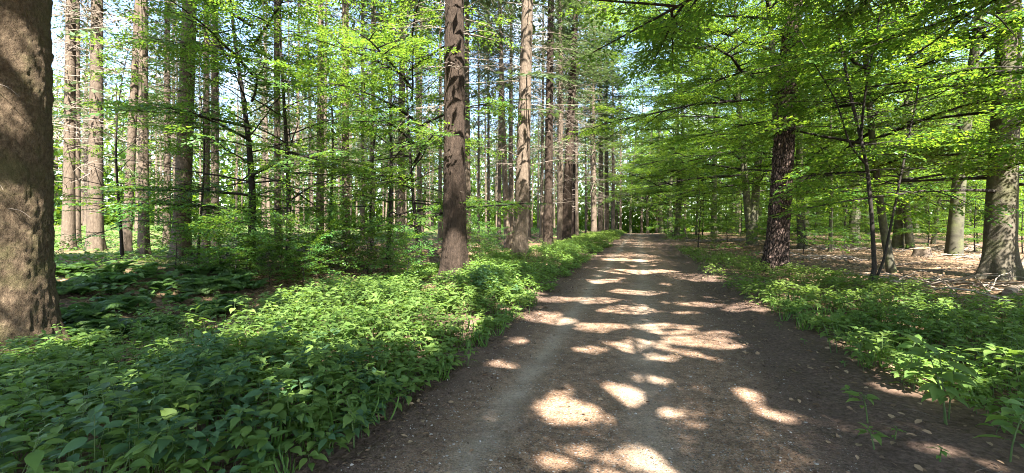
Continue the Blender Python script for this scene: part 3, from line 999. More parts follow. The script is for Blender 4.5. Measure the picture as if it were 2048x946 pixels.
# ------------------------------------------------------------------ hero conifers
def hero_trunk_tree(name, px, py, r0, lean_px, mat, label, seed, H=26, furrow=.08, flare=.35, fh=.4, sides=110, rings=700, crown=0, dead=True, Y=None, top=.3, crot=0.0):
    X, Y, Z = place(px, py)
    o = empty(name, (X, Y, Z))
    top_z = EYE + HY / F * Y
    o.rotation_euler = (0, math.atan((lean_px / F * Y) / max(top_z - Z, 1)), 0)
    me, P, R = trunk_mesh('trunk', mat, H, r0, top, sides, rings, flare, fh, .06, .025, seed, furrow)
    link('trunk', me, o)
    if crown is not None:
        cw, dd = CON_CROWN[crown]
        c = link('crown', cw, o); c.rotation_euler[2] = crot; c.scale = (1.7, 1.7, 1.0)
        if dead: d = link('dead_branches', dd, o); d.rotation_euler[2] = crot + 1
    tag(o, label, 'tree')
    return o


big = hero_trunk_tree('fir_tree', 2, 702, .52, 6, M_OLDFIR, 'huge brown trunk at the left edge with ferns at its foot', 901, furrow=.06, flare=.22, fh=.3, crown=None, top=.4)
link('crown', conifer_variant(944, 28, 11, 150, 2, 3.6, 11, 0, tuple(big.location))[0], big)
# a few bare twigs on the big trunk
mb = MB(); r = rngs(5)
for (z, az, ln) in ((3.55, -.9, .5), (3.62, -1.3, .45), (2.35, -1.0, .45), (1.95, -.6, .3)):
    p0 = np.array([.46 * math.cos(az), .46 * math.sin(az), z]); pth = limb_path(r, p0, az + .7, ln, .15, .5, 7, .15)
    mb = MB(); tube(mb, pth, np.linspace(.005, .0015, 7), 4)
    link('dead_branch', mb.mesh('dead_branch', [M_TWIG]), big)

hero_trunk_tree('fir_tree', 909, 558, .325, -1, M_FIR, 'stout reddish brown trunk dappled with leaf shade, nearest of the roadside row', 902, furrow=.07, flare=.38, fh=.45, crown=1, top=.35)
hero_trunk_tree('fir_tree', 1040, 521, .31, 14, M_SPRUCE, 'roadside trunk sunlit pale near its top, second of the row', 903, furrow=.06, flare=.35, fh=.35, crown=0, crot=2, top=.35)
conifer(1096, 501, 21, 5, 'straight grey brown trunk, third of the roadside row', 1, True)
conifer(1131, 488, 22, 20, 'dark leaning trunk, fourth of the roadside row', 0, True)
conifer(1149, 476, 15, 6, 'reddish sunlit trunk just behind the dark leaning one', 1, True)
conifer(1188, 471.5, 13, 2, 'dark slender trunk standing where the verge strip narrows', 2)
conifer(1201, 470, 12, 2, 'pale sunlit trunk close behind the dark slender one', 0)
conifer(1214, 469, 10, 0, 'pale thin trunk beside the far end of the verge', 1)
conifer(1226, 467, 9, 0, 'farthest dark trunk of the roadside row', 2)

L_CON = [  # px, py, width, lean, label
    (137, 500, 21, 3, 'trunk lit on one half, first right of the huge edge trunk'),
    (153, 497, 13, 0, 'dark trunk half hidden by the half lit one'),
    (190, 502, 27, 3, 'clean straight pale trunk with dark branch scars'),
    (252, 508, 17, 24, 'trunk leaning right with its upper half in bright sun'),
    (288, 511, 19, 0, 'straight brown trunk crossing in front of the leaning one'),
    (334, 494, 14, 0, 'slim trunk with blotchy sun patches between thicker ones'),
    (362, 515, 33, 16, 'thickest trunk inside the left stand, dappled with sun'),
    (412, 504, 14, 1, 'slim shaded trunk right of the thick dappled one'),
    (430, 494, 16, 0, 'trunk with a brightly lit foot behind low leaves'),
    (556, 507, 14, -2, 'sunlit trunk seen through the dark forked sapling'),
    (640, 500, 16, 0, 'trunk with dark upper half and sunlit foot'),
    (692, 508, 17, -3, 'tawny trunk behind the hanging leaf spray'),
    (725, 487, 9, 0, 'thin straight trunk with dark upper part'),
    (742, 492, 10, 8, 'thin leaning trunk deep in the stand'),
    (782, 484, 8, 0, 'thin pale trunk left of the brightly lit one'),
    (802, 490, 17, 2, 'brightly sunlit trunk left of the thin dark sapling'),
    (880, 480, 9, 0, 'slim pale trunk just left of the reddish roadside one'),
    (936, 502, 15, -3, 'bright trunk just right of the reddish roadside one'),
    (957, 474, 6, 0, 'very thin dark trunk standing right of the bright one'),
    (977, 474, 7, 0, 'thin pale trunk in the gap of the roadside row'),
    (998, 484, 9, 2, 'thin trunk with a sunlit foot in the gap of the row'),
    (1021, 483, 12, 2, 'trunk with a tawny lit foot left of the second roadside trunk'),
    (1058, 474, 8, 0, 'narrow lit trunk peeping out behind the second roadside trunk'),
    (1083, 476, 9, 2, 'narrow shaded trunk left of the third roadside trunk'),
    (1116, 470, 6, 0, 'very thin lit trunk between third and fourth roadside trunks'),
]
for i, (px, py, w, ln, lab) in enumerate(L_CON):
    conifer(px, py, w, ln, lab, i, group='spruce trunks of the left stand')

# the deep stand: nothing tells these apart
r = rngs(77); n_far = 0
taken = [place(p_[0], p_[1])[:2] for p_ in L_CON]
tries = 0
while n_far < 85 and tries < 9000:
    tries += 1
    u = r.uniform(-62, -5.0); v = r.uniform(24, 88)
    x, y = uv2xy(u, v)
    if y < 24 or abs(x) > y * 1.22 or any((x - a) ** 2 + (y - b) ** 2 < 3.0 ** 2 for a, b in taken):
        continue
    # keep lanes of light between
    taken.append((x, y)); n_far += 1
    conifer(0, 0, 0, r.normal(0, 6), 'slim distant spruce trunk deep inside the left stand', int(r.integers(3)), group='distant spruce trunks', loc=(x, y, float(gh(x, y))), r_=r.uniform(.13, .24), crot=r.uniform(0, 6.28), dead=y < 55)

print('t spruces', round(time.time() - T_START, 1))

# ------------------------------------------------------------------ broadleaf trees and saplings of the left side
sap_a = broad(500, 526, UNDER, 0, 'dark forked sapling with layered leaves inside the left stand', 1.05, .6, 6, name='beech_sapling', tw=1.5)
sap_b = broad(842, 545, UNDER, 1, 'thin dark sapling close left of the reddish roadside trunk', 1.0, 2.0, -30, name='beech_sapling')
def extra_limbs(o, seed, lst, dens=.85):
    r = rngs(seed)
    for (z, az, Ln, el, dr) in lst:
        mb = MB(); leafy_limb(mb, r, limb_path(r, np.array([0, 0, 0.0]), az, Ln, el, dr, 9), .012 * Ln + .006, dens, .16)
        link('branch', mb.mesh('branch', [M_SAPL, M_DARKB]), o, (0, 0, z))


extra_limbs(sap_b, 941, [(1.75, -.75, 4.6, .16, .12), (2.0, -.35, 3.4, .2, .2), (1.5, -2.2, 2.6, .1, .1), (3.6, -1.2, 3.6, .25, .2), (4.6, -.5, 3.6, .3, .2), (5.0, -2.0, 3.5, .3, .2), (3.0, -2.6, 3.2, .2, .15), (5.6, -1.3, 3.2, .3, .15), (6.3, -2.4, 3.6, .3, .15), (6.6, -.6, 3.6, .3, .15), (6.0, -1.7, 4.0, .2, .15), (7.2, -1.2, 3.2, .3, .1), (4.2, -1.7, 3.8, .2, .15)])
extra_limbs(sap_a, 942, [(2.6, -.6, 4.6, .2, .15), (1.5, -2.4, 3.4, .15, .12), (1.2, -1.2, 3.0, .1, .12), (3.6, -1.6, 3.4, .25, .2), (4.8, -.9, 3.2, .25, .2), (2.0, 3.4, 3.2, .1, .1), (4.0, -2.6, 3.4, .2, .2), (5.6, -1.4, 3.8, .25, .15), (6.4, -.8, 3.6, .3, .15), (7.0, -2.0, 3.6, .3, .15), (6.0, -2.8, 3.4, .2, .15)])
broad(245, 520, UNDER, 2, 'leafy sapling spreading flat sprays before the left trunks', .62, 4.0, 0, name='beech_sapling')
broad(655, 512, UNDER, 2, 'leafy sapling standing between the tawny trunk and the dark fork', .9, 1.0, 8, name='beech_sapling')
broad(745, 503, UNDER, 0, 'slender sapling behind the thin leaning trunk', .95, 3.0, 0, name='beech_sapling')
broad(575, 532, UNDER, 1, 'leafy sapling in front of the stand, right of the dark forked one', 1.15, .3, 10, name='beech_sapling')
broad(775, 524, UNDER, 0, 'tall leafy sapling just right of the slender one behind the leaning trunk', 1.2, 5.2, 0, name='beech_sapling')
broad(395, 530, UNDER, 1, 'leafy sapling in front of the thickest trunk of the stand', .55, 5.0, 0, name='beech_sapling')
for i, (px, py, s) in enumerate(((600, 552, .9), (640, 560, .8), (690, 548, 1.0), (735, 552, .9), (775, 545, .85), (560, 545, .9), (815, 560, .7), (660, 530, 1.1), (500, 545, .9), (440, 545, .8), (350, 550, .7), (470, 560, .7), (540, 570, .6), (610, 575, .6), (960, 540, .6), (985, 520, .7), (955, 515, .8))):
    broad(px, py, SHRUB, i, 'low bushy beech seedling in the shaded hollow' if px < 900 else 'small green shrub between the first two roadside trunks', s, None, 0, 'low beech shrubs in the hollow' if px < 900 else 'small shrubs between roadside trunks', name='beech_shrub')

# ------------------------------------------------------------------ right side
pine = hero_trunk_tree('pine_tree', 1551, 543, .315, 36, M_PINE, 'dark pine trunk with deeply plated bark beside the right verge', 911, H=24, furrow=.10, flare=.32, fh=.5, crown=None, top=.42)
cw = conifer_variant(912, 24, 12, 70, 6, 2.6, 8, 0)
link('crown', cw[0], pine); link('dead_branches', cw[1], pine)

# big old beech at the right edge, with a slimmer stem grown against it
X, Y, Z = place(1998, 557)
bb = empty('beech_tree', (X, Y, Z))
me, P, R = trunk_mesh('trunk', M_OLDBEECH, 17, .31, .35, 48, 160, .42, .4, .25, .06, 921, path=[(0, 0, -.25), (.02, 0, 1), (.1, 0, 3), (.25, .0, 6), (.5, .2, 10), (.8, .2, 17)])
link('trunk', me, bb)
me, P2, R2 = trunk_mesh('side_trunk', M_OLDBEECH, 8, .12, .4, 16, 60, .4, .2, .2, .06, 922, path=[(.22, -.75, -.25), (.24, -.62, 1), (.34, -.6, 3), (.6, -.7, 6), (.9, -.9, 8)])
link('side_trunk', me, bb)
mb = MB(); r = rngs(923)
for i in range(54):
    z = 2.2 + 13 * (i / 54) ** 1.1; p = np.array([np.interp(z, P[:, 2], P[:, k]) for k in range(3)])
    Ln = 5.6 * (1 - .5 * i / 54) * r.uniform(.7, 1.1)
    leafy_limb(mb, r, limb_path(r, p, 3.3 + i * 2.4 + r.normal(0, .3), Ln, np.interp(i, [0, 54], [.02, .7]), r.uniform(.0, .2)), .045, 1.2, clump=(.7, -.25, 5))
link('crown', mb.mesh('crown', [M_BEECH, M_DARKB]), bb)
tag(bb, 'big old beech with flared foot and sunlit upper bark at the right edge', 'tree')

for i, (px, py, kd, s, lab) in enumerate((
        (1855, 500, UNDER_R, .5, 'low sapling with bright sprays left of the sunlit straight beech'),
        (1690, 500, UNDER_R, .6, 'low leafy sapling behind the gap between pine and twisted sapling'),
        (1455, 484, UNDER_R, .6, 'low leafy sapling left of the leaning mossy footed beech'),
        (1950, 505, UNDER_R, .55, 'low leafy sapling just left of the big old beech'),
        (1605, 508, SHRUB, 1.3, 'small leafy bush at the foot of the mossy beech'),
        (1750, 492, UNDER_R, .6, 'leafy sapling deep behind the twisted one'))):
    broad(px, py, kd, i, lab, s, None, 0, 'saplings under the right beeches', name='beech_sapling')

# twisted dark sapling with two stems
Y0 = place(1741, 579)[1]
base = at(1741, 579, Y0); base[2] = float(gh(base[0], base[1]))
ds = empty('beech_sapling', tuple(base))
def pth(pxs, dys=None):
    out = []
    for k, (a, b) in enumerate(pxs):
        dy = 0 if dys is None else dys[k]
        out.append(at(a, b, Y0 + dy) - base)
    return np.array(out)
S1 = pth([(1738, 590), (1741, 572), (1749, 540), (1744, 440), (1735, 335), (1722, 278), (1704, 205), (1684, 100), (1662, 0), (1640, -150), (1630, -260)], [0, 0, 0, 0, 0, 0, .1, .3, .5, .8, 1])
S2 = pth([(1745, 575), (1755, 552), (1768, 518), (1781, 455), (1797, 375), (1812, 300), (1835, 190), (1850, 60), (1850, -80)], [0, -.05, -.1, -.1, 0, .2, .3, .5, .5])
S3 = pth([(1722, 278), (1728, 200), (1742, 120), (1762, 20), (1790, -130)], [0, -.2, -.4, -.5, -.8])
S4 = pth([(1733, 330), (1700, 292), (1672, 200), (1630, 130), (1590, 60)], [0, -.1, -.2, -.4, -.6])
me, P, R = trunk_mesh('trunk', M_DARKB, 5, .046, .3, 14, 60, .7, .15, .1, .08, 931, path=S1); link('trunk', me, ds)
for i, (S, rad) in enumerate(((S2, .027), (S3, .028), (S4, .024))):
    me, *_ = trunk_mesh('limb', M_DARKB, 4, rad, .3, 10, 40, .0, .2, .1, .08, 932 + i, path=S); link('limb', me, ds)
mb = MB(); r = rngs(935)
for S, nl, zlo in ((S1, 24, .2), (S2, 18, .25), (S3, 12, .1), (S4, 9, .15)):
    s = np.concatenate([[0], np.cumsum(np.linalg.norm(np.diff(S, axis=0), axis=1))]); s /= s[-1]
    for i in range(nl):
        q = zlo + (1 - zlo) * (i + r.random()) / nl
        p = np.array([np.interp(q, s, S[:, k]) for k in range(3)])
        leafy_limb(mb, r, limb_path(r, p, i * 2.4 + r.uniform(0, 1), r.uniform(1.2, 2.7), r.normal(.08, .15), r.uniform(.05, .25), 7), .011, 1.3, clump=(.9, -.08, 7))
thin_out(mb, base)
link('crown', mb.mesh('crown', [M_BEECH, M_DARKB]), ds)
tag(ds, 'twisted dark two stemmed sapling in front of the leaf strewn clearing', 'tree')

R_BR = [  # px, py, kind, var, scale, lean, width factor, label
    (1392, 473, BEECH, 2, 1.5, 4, .5, 'slim beech behind the heap of pale brushwood'),
    (1606, 497, BEECH, 1, 1.1, -22, 1.2, 'mossy beech just right of the dark pine'),
    (1660, 503, BEECH, 2, .85, 2, .6, 'thin beech between the mossy one and the twisted sapling'),
    (1783, 546, BEECH, 0, 1.05, -75, .62, 'leaning grey beech close behind the twisted sapling'),
    (1795, 497, BEECH, 1, 1.15, 6, 1.25, 'dark thick beech right of the twisted sapling'),
    (1822, 499, BEECH, 2, .95, -2, 1.1, 'shaded slim beech beside the dark thick one'),
    (1908, 513, BEECH, 0, 1.15, 24, 1.25, 'straight sunlit beech behind the old stump'),
    (1866, 488, BEECH, 1, .9, 45, .8, 'thin slanting beech left of the sunlit straight one'),
]
for i, (px, py, kd, var, s, ln, tw, lab) in enumerate(R_BR):
    broad(px, py, kd, var, lab, s, None, ln, 'beeches of the right side', tw=tw)

r = rngs(88); taken = [place(a[0], a[1])[:2] for a in R_BR]; n_b = 0; tries = 0
while n_b < 34 and tries < 6000:
    tries += 1
    u = r.uniform(3.2, 50); v = r.uniform(20, 85); x, y = uv2xy(u, v)
    if abs(x) > y * 1.25 or any((x - a) ** 2 + (y - b) ** 2 < 3.6 ** 2 for a, b in taken): continue
    taken.append((x, y)); n_b += 1
    broad(0, 0, BEECH, int(r.integers(4)), 'green beech deep in the wood right of the track', (r.uniform(.95, 1.25) if v < 30 else r.uniform(1.3, 1.8)), r.uniform(0, 6.28), r.normal(0, 15), 'distant beeches right of the track', loc=(x, y, float(gh(x, y))), tw=r.uniform(.8, 1.3))
r = rngs(89); n_s = 0; tries = 0
while n_s < 30 and tries < 3000:
    tries += 1
    u = r.uniform(2.6, 40); v = r.uniform(24, 66); x, y = uv2xy(u, v)
    if abs(x) > y * 1.22: continue
    n_s += 1
    broad(0, 0, UNDER_R, int(r.integers(3)), 'small bushy beech growing low among the far right trunks', r.uniform(.45, .9), r.uniform(0, 6.28), 0, 'young beeches among the far right trunks', loc=(x, y, float(gh(x, y))), name='beech_sapling')
# trees that close the track's far end
for i, (u, v) in enumerate(((-5.5, 74), (-3.2, 79), (-7, 82), (0.5, 86), (3.5, 92), (6.5, 84))):
    x, y = uv2xy(u, v)
    c_ = conifer(0, 0, 0, 0, 'tall dense spruce closing the far end of the track', i, group='spruces at the end of the track', loc=(x, y, float(gh(x, y))), r_=.24, crot=i * 1.1)
    c_.children[1].scale = (2.0, 2.0, 1.25)
for i, (u, v) in enumerate(((-1.5, 84), (1.5, 80), (4, 88), (-4.5, 90), (0.5, 94))):
    x, y = uv2xy(u, v)
    broad(0, 0, BEECH, i, 'bushy green tree closing the far end of the track', 1.7, i * 1.3, 0, 'trees at the end of the track', loc=(x, y, float(gh(x, y))))


def custom_beech(name, loc, H, r0, lean_px, label, seed, limbs, dens=1.0, leaf_m=None, bark_m=None, group=None, bend=.5, gaps=False):
    """limbs: (height, azimuth, length, elevation, droop)"""
    r = rngs(seed); X, Y, Z = loc
    o = empty(name, (X, Y, Z))
    o.rotation_euler = (0, math.atan((lean_px / F * Y) / max(EYE + HY / F * Y - Z, 1)), 0)
    bark_m = bark_m or M_BEECHB
    me, P, R = trunk_mesh('trunk', bark_m, H, r0, .15, 20, 70, .25, .3, bend, .06, seed)
    link('trunk', me, o)
    mb = MB()
    for (z, az, Ln, el, dr) in limbs:
        p = np.array([np.interp(z, P[:, 2], P[:, k]) for k in range(3)])
        leafy_limb(mb, r, limb_path(r, p, az, Ln, el, dr, 9, .12), .008 * Ln + .005, dens, .18, clump=None if gaps else (.7, -.32, seed))
    if gaps or label.startswith('beech beyond'): thin_out(mb, (X, Y, Z))
    link('crown', mb.mesh('crown', [leaf_m or M_BEECH, M_DARKB]), o)
    return tag(o, label, 'tree', group)


def auto_limbs(seed, n, z0, z1, lmax, az_mid=None, bias=0.0, el=(.0, .6), droop=(.05, .2), taper=.6):
    r = rngs(seed); out = []
    for i in range(n):
        w = (i + r.random()) / n; az = i * 2.39996 + seed
        k = 1.0
        if az_mid is not None:
            c = math.cos(az - az_mid); k = 1 + bias * c
        out.append((z0 + (z1 - z0) * w, az, lmax * k * (1 - taper * w ** 1.5) * r.uniform(.7, 1.1), np.interp(w, [0, 1], el) + r.normal(0, .1), r.uniform(*droop)))
    return out


custom_beech('beech_tree', place(1502, 489), 21, .25, -34, 'leaning beech with a mossy lit foot left of the pine', 951, auto_limbs(951, 60, 3.6, 20, 6.6, 3.5, .45, (.0, .6), (.0, .2), .25), .9)
custom_beech('beech_tree', (10.65, 17.1, float(gh(10.65, 17.1))), 18, .2, 0, 'grey beech rising directly behind the dark pine', 957, auto_limbs(957, 46, 5.5, 17.5, 6.0, 3.6, .4, (.0, .6), (.0, .2), .3), 1.1)
custom_beech('beech_tree', place(1354, 473), 29, .17, -3, 'thin pale beech at the track edge beside the leaning pole', 955, auto_limbs(955, 66, 3.0, 28, 7.0, 3.3, .35, (.0, .5), (.0, .2), .2), 1.1)
custom_beech('beech_tree', place(1321, 462), 30, .24, 0, 'dark trunked beech farthest along the right track edge', 956, auto_limbs(956, 60, 2.0, 29, 6.5, 3.4, .3), 1.0, bark_m=M_DARKB)
custom_beech('beech_tree', place(1427, 474), 25, .28, -4, 'beech with a bright sunlit upper trunk left of the pine', 952, auto_limbs(952, 54, 4.5, 24, 6.4, 3.5, .4), 1.1)
custom_beech('beech_tree', (6.6, 2.6, float(gh(6.6, 2.6))), 18, .24, 0, 'beech beyond the right edge hanging its leafy limbs over the track', 953,
             auto_limbs(953, 62, 3.9, 17.5, 5.6, 2.0, .4, (.05, .5), (.0, .15), .3), 1.5)
custom_beech('beech_tree', (11.6, 7.4, float(gh(11.6, 7.4))), 15, .22, 0, 'beech beyond the right edge hanging bright leaves into the upper corner', 954,
             auto_limbs(954, 36, 3.2, 13, 4.8, 2.8, .35, (.0, .5)), 1.2)
# unseen trees added behind the camera, placed and thinned to dapple the track
for i, (x, y, s) in enumerate(((-3.4, -2.4, 1.0), (2.7, -3.8, 1.0), (-8.5, -2.0, 1.0), (8.2, -2.6, 1.0), (-1.0, -9.5, 1.1))):
    custom_beech('beech_tree', (x, y, float(gh(x, y))), 18.5, .2, 0, 'unseen beech added behind the viewpoint to shade the track', 970 + i,
                 auto_limbs(970 + i, 40, 6.6, 17.5, 5.6, None, 0, (.0, .5), (.0, .18), .25), 1.8, group='beeches added behind the viewpoint for shade', gaps=True)


def far_wood():
    r = rngs(99); mb = MB()
    n = 90000
    a = r.uniform(-.92, .92, n); d = r.uniform(92, 125, n)
    x = d * np.sin(a); y = d * np.cos(a)
    z = gh(x, y) + 24 * r.random(n) ** 1.7
    right = x > y * .30
    dr = r.normal(size=(n, 3)); nr = np.stack([r.normal(0, .5, n), r.normal(0, .5, n), np.ones(n)], -1)
    V, f = leaves(np.stack([x, y, z], -1), dr, nr, r.uniform(.6, 1.3, n), LEAF6)
    mb.add(V, f, 0)
    for k in range(160):
        a = r.uniform(-.92, .92); d = r.uniform(88, 122); x, y = d * math.sin(a), d * math.cos(a); z = float(gh(x, y))
        tube(mb, [(x, y, z - .5), (x + r.normal(0, .2), y, z + 10), (x + r.normal(0, .5), y, z + 24)], [.24, .19, .08], 6, 1)
    o = link('far_wood', mb.mesh('far_wood', [M_BEECH, M_SPRUCE]))
    tag(o, 'far off wood of green foliage behind all the trunks', 'wood', kind='stuff')


far_wood()
print('t broadleaf', round(time.time() - T_START, 1))


# ------------------------------------------------------------------ ferns
def fern_mesh(seed, nf=9, fl=.75):
    r = rngs(seed); mb = MB(); pos, dr, nr, ln = [], [], [], []
    for i in range(nf):
        az = i * 2.4 + r.normal(0, .3); L_ = fl * r.uniform(.7, 1.1)
        t = np.linspace(0, 1, 9); d = np.array([math.cos(az), math.sin(az), 0]); el = r.uniform(.85, 1.3)
        P = np.outer(L_ * (t * math.cos(el) + .25 * t ** 2), d); P[:, 2] = L_ * (math.sin(el) * t - .62 * t ** 2.2)
        tube(mb, P, np.linspace(.004, .0015, 9), 3, 1)
        T = unit(np.gradient(P, axis=0)); S = unit(np.cross(T, [0, 0, 1.0]))
        for w in np.linspace(.12, .99, 30):
            p = np.array([np.interp(w, t, P[:, k]) for k in range(3)]); tt = np.array([np.interp(w, t, T[:, k]) for k in range(3)]); ss = np.array([np.interp(w, t, S[:, k]) for k in range(3)])
            pl = .30 * L_ * (math.sin(PI * min(1, w * .78 + .22)) ** .8) * (1 - .25 * w) + .02
            for sg in (-1, 1):
                dd = ss * sg + tt * .35
                pos.append(p); dr.append(dd + np.array([0, 0, -.12])); nr.append(np.cross(tt, ss) * np.sign(np.cross(tt, ss)[2] + 1e-6) + r.normal(0, .15, 3)); ln.append(pl)
    V, f = leaves(pos, dr, nr, np.array(ln), LEAF6, .22)
    mb.add(V, f, 0)
    return mb.mesh('fern', [M_FERN, M_STEM])


FERN = [fern_mesh(400 + i, (9, 7, 10)[i], (.75, .6, .85)[i]) for i in range(3)]
r = rngs(41)
foot = [(20, 760, .55), (75, 745, .5), (110, 735, .6), (55, 720, .5), (130, 715, .5), (5, 790, .5), (90, 790, .5), (40, 740, .6), (62, 768, .5)]
for i, (px, py, s) in enumerate(foot):
    X, Y, Z = place(px, py); o = link('fern', FERN[i % 3], None, (X, Y, Z)); o.rotation_euler[2] = i * 1.3; o.scale = (s,) * 3
    tag(o, 'small sunlit fern at the foot of the huge left trunk', 'fern', 'ferns at the foot of the left trunk')
k = 0
while k < 85:
    px, py = r.uniform(105, 520), r.uniform(540, 735)
    if py > 745 - (px - 100) * .32: continue
    X, Y, Z = place(px, py); o = link('fern', FERN[k % 3], None, (X, Y, Z - .02)); o.rotation_euler[2] = k * 1.1; s = r.uniform(.4, .85); o.scale = (s, s, s * r.uniform(1.0, 1.5)); o.rotation_euler[0] = r.normal(0, .15); k += 1
    tag(o, 'shaded feathery fern in the hollow right of the huge trunk', 'fern', 'ferns in the shaded hollow')


# ------------------------------------------------------------------ single plants one can point at
def plant_thing(px, py, h, nl, ll, label, seed, mat=None, stems=1, spread=.12, name='balsam_plant', cat='plant', group=None):
    X, Y, Z = place(px, py); r = rngs(seed)
    o = empty(name, (X, Y, Z)); mb = MB(); ms = MB()
    LP, LD, LN, LL = [], [], [], []
    for k in range(stems):
        off = np.array([*(r.normal(0, spread, 2) if stems > 1 else (0, 0)), 0.0])
        P, base, pos, dd, nr, lens = balsam_arrays(r, h * r.uniform(.8, 1.1), nl, ll, True)
        tube(ms, P + off, np.linspace(.006, .003, 5), 5)
        for b, q in zip(base, pos): tube(ms, [b + off, (b + q) / 2 + off + [0, 0, .005], q + off], [.0018, .0015, .0012], 3)
        LP.append(pos + off); LD.append(dd); LN.append(nr); LL.append(lens)
    V, f = leaves(np.concatenate(LP), np.concatenate(LD), np.concatenate(LN), np.concatenate(LL), LEAF_FINE)
    mb.add(V, f)
    link('stem', ms.mesh('stem', [M_STEM]), o); link('leaves', mb.mesh('leaves', [mat or M_BALSAM]), o)
    return tag(o, label, cat, group)


plant_thing(275, 935, .50, 12, .13, 'dark bluish green nettle with broad leaves in the left foreground', 501, M_NETTLE, 3, .10, 'nettle_plant')
plant_thing(1885, 850, .55, 18, .15, 'tall leafy plant with large bright leaves on the right verge', 502, None, 3, .10)
plant_thing(1735, 850, .26, 9, .10, 'lone small sprig on the dark soil right of the track', 503)
plant_thing(1748, 905, .16, 9, .08, 'tiny yellowish seedling below the lone sprig', 504)
plant_thing(2015, 905, .46, 15, .14, 'leafy plant cut by the lower right corner', 505, None, 2)
r = rngs(777)
for (px, py) in ((1790, 880), (1700, 800), (1610, 690), (1880, 930), (1560, 660), (1690, 735)):
    plant_thing(px, py, r.uniform(.05, .13), 8, r.uniform(.035, .06), 'tiny seedling on the dark soil strip right of the track', int(px), M_YOUNG, 1, .06, name='seedling', group='seedlings on the dark soil')
plant_thing(1665, 705, .42, 13, .125, 'leafy plant leaning out over the dark soil on the right', 506, None, 2)
for px, py, h_, ll_, lab in ((1815, 775, .42, .125, 'leafy plant left of the tallest one on the right verge'), (1870, 705, .40, .11, 'bushy plant behind the tallest one on the right verge'),
                          (1985, 800, .5, .135, 'broad leafed plant near the right edge above the corner plant'), (1960, 715, .42, .12, 'leafy plant at the right edge of the verge beside a sun patch'),
                          (1740, 735, .36, .115, 'leafy plant at the verge corner nearest the dark soil')):
    plant_thing(px, py, h_, 14, ll_, lab, px, None, 3, .12)
plant_thing(935, 735, .20, 10, .085, 'small plant on the bare sandy gap left of the track', 507)
plant_thing(1040, 625, .34, 12, .10, 'bushy plant pushing out to the left track edge', 508, None, 3)
plant_thing(560, 905, .36, 12, .11, 'pale leafed plant at the dark edge of the left verge', 509, None, 2)
plant_thing(700, 880, .30, 11, .10, 'outermost sprig of the left verge above dark soil', 510, None, 2)
plant_thing(340, 640, .30, 10, .13, 'single bright sprig in the shaded hollow', 511)

# ------------------------------------------------------------------ dead wood on the right
def log(name, label, cat, px0, px1, rad, mat, dz=0.0, Y0=None, seed=1, sides=12):
    a = np.array(place(*px0)); b = np.array(place(*px1)); r = rngs(seed)
    t = np.linspace(0, 1, 10)[:, None]; P = a * (1 - t) + b * t
    P[:, 2] = gh(P[:, 0], P[:, 1]) + rad * .7 + dz * t[:, 0]
    P += np.cumsum(r.normal(0, rad * .12, (10, 3)), axis=0)
    mb = MB(); tube(mb, P - P[0], np.linspace(rad, rad * .65, 10) * r.uniform(.92, 1.08, 10), sides, 0, True)
    o = link(name, mb.mesh(name, [mat]), None, tuple(P[0]))
    return tag(o, label, cat)


log('log', 'short rotting log at the right edge below the big beech', 'log', (2015, 592), (2090, 574), .085, M_WOOD, 0, seed=2)
log('fallen_branch', 'pale fallen branch rising behind the big beech at the right edge', 'branch', (2030, 545), (2085, 500), .06, M_WOOD, .5, seed=3)
log('fallen_branch', 'curved pale branch lying on the leaf litter in the right clearing', 'branch', (1790, 532), (1850, 528), .035, M_WOOD, .04, seed=4)
log('fallen_branch', 'thin grey branch lying across the sunny litter below the sunlit beech', 'branch', (1850, 545), (1960, 535), .025, M_WOOD, .0, seed=5)
log('fallen_branch', 'long low branch on the ground left of the pine', 'branch', (1400, 503), (1520, 490), .03, M_WOOD, .05, seed=6)

# leaning pole by the track
a = np.array(place(1374, 478)); b = at(1362, 432, a[1] + .4)
mb = MB(); tube(mb, [np.zeros(3), (b - a) * .5 + [.02, 0, 0], b - a], [.07, .06, .045], 8, 0, True)
tag(link('pole', mb.mesh('pole', [M_WOOD]), None, tuple(a)), 'short pale pole leaning against the thin beech by the track', 'pole')

# stump
X, Y, Z = place(1844, 514); mb = MB(); r = rngs(44); sd = 20
ph = np.arange(sd) * 2 * PI / sd
rad = .24 * (1 + .12 * np.cos(ph * 4 + 1) + r.normal(0, .04, sd))
rings = [(-.1, 1.45), (.05, 1.2), (.18, 1.02), (.33, .97)]
V = np.concatenate([np.stack([rad * k * np.cos(ph), rad * k * np.sin(ph), np.full(sd, z) + (.04 * np.cos(ph) if z > .3 else 0)], -1) for z, k in rings])
i = np.arange(3)[:, None] * sd; j = np.arange(sd)[None]
mb.add(V, np.stack([i + j, i + (j + 1) % sd, i + sd + (j + 1) % sd, i + sd + j], -1).reshape(-1, 4), 0)
st = empty('stump', (X, Y, Z)); link('stump_side', mb.mesh('stump_side', [M_WOOD]), st)
mb = MB(); mb.add(np.vstack([V[-sd:] * [.96, .96, 1] + [0, 0, .003], [[0, 0, .335]]]), np.stack([np.arange(sd), (np.arange(sd) + 1) % sd, np.full(sd, sd)], -1))
link('cut_face', mb.mesh('cut_face', [M_CUT], False), st)
tag(st, 'low sawn tree stump in front of the sunlit straight beech', 'stump')


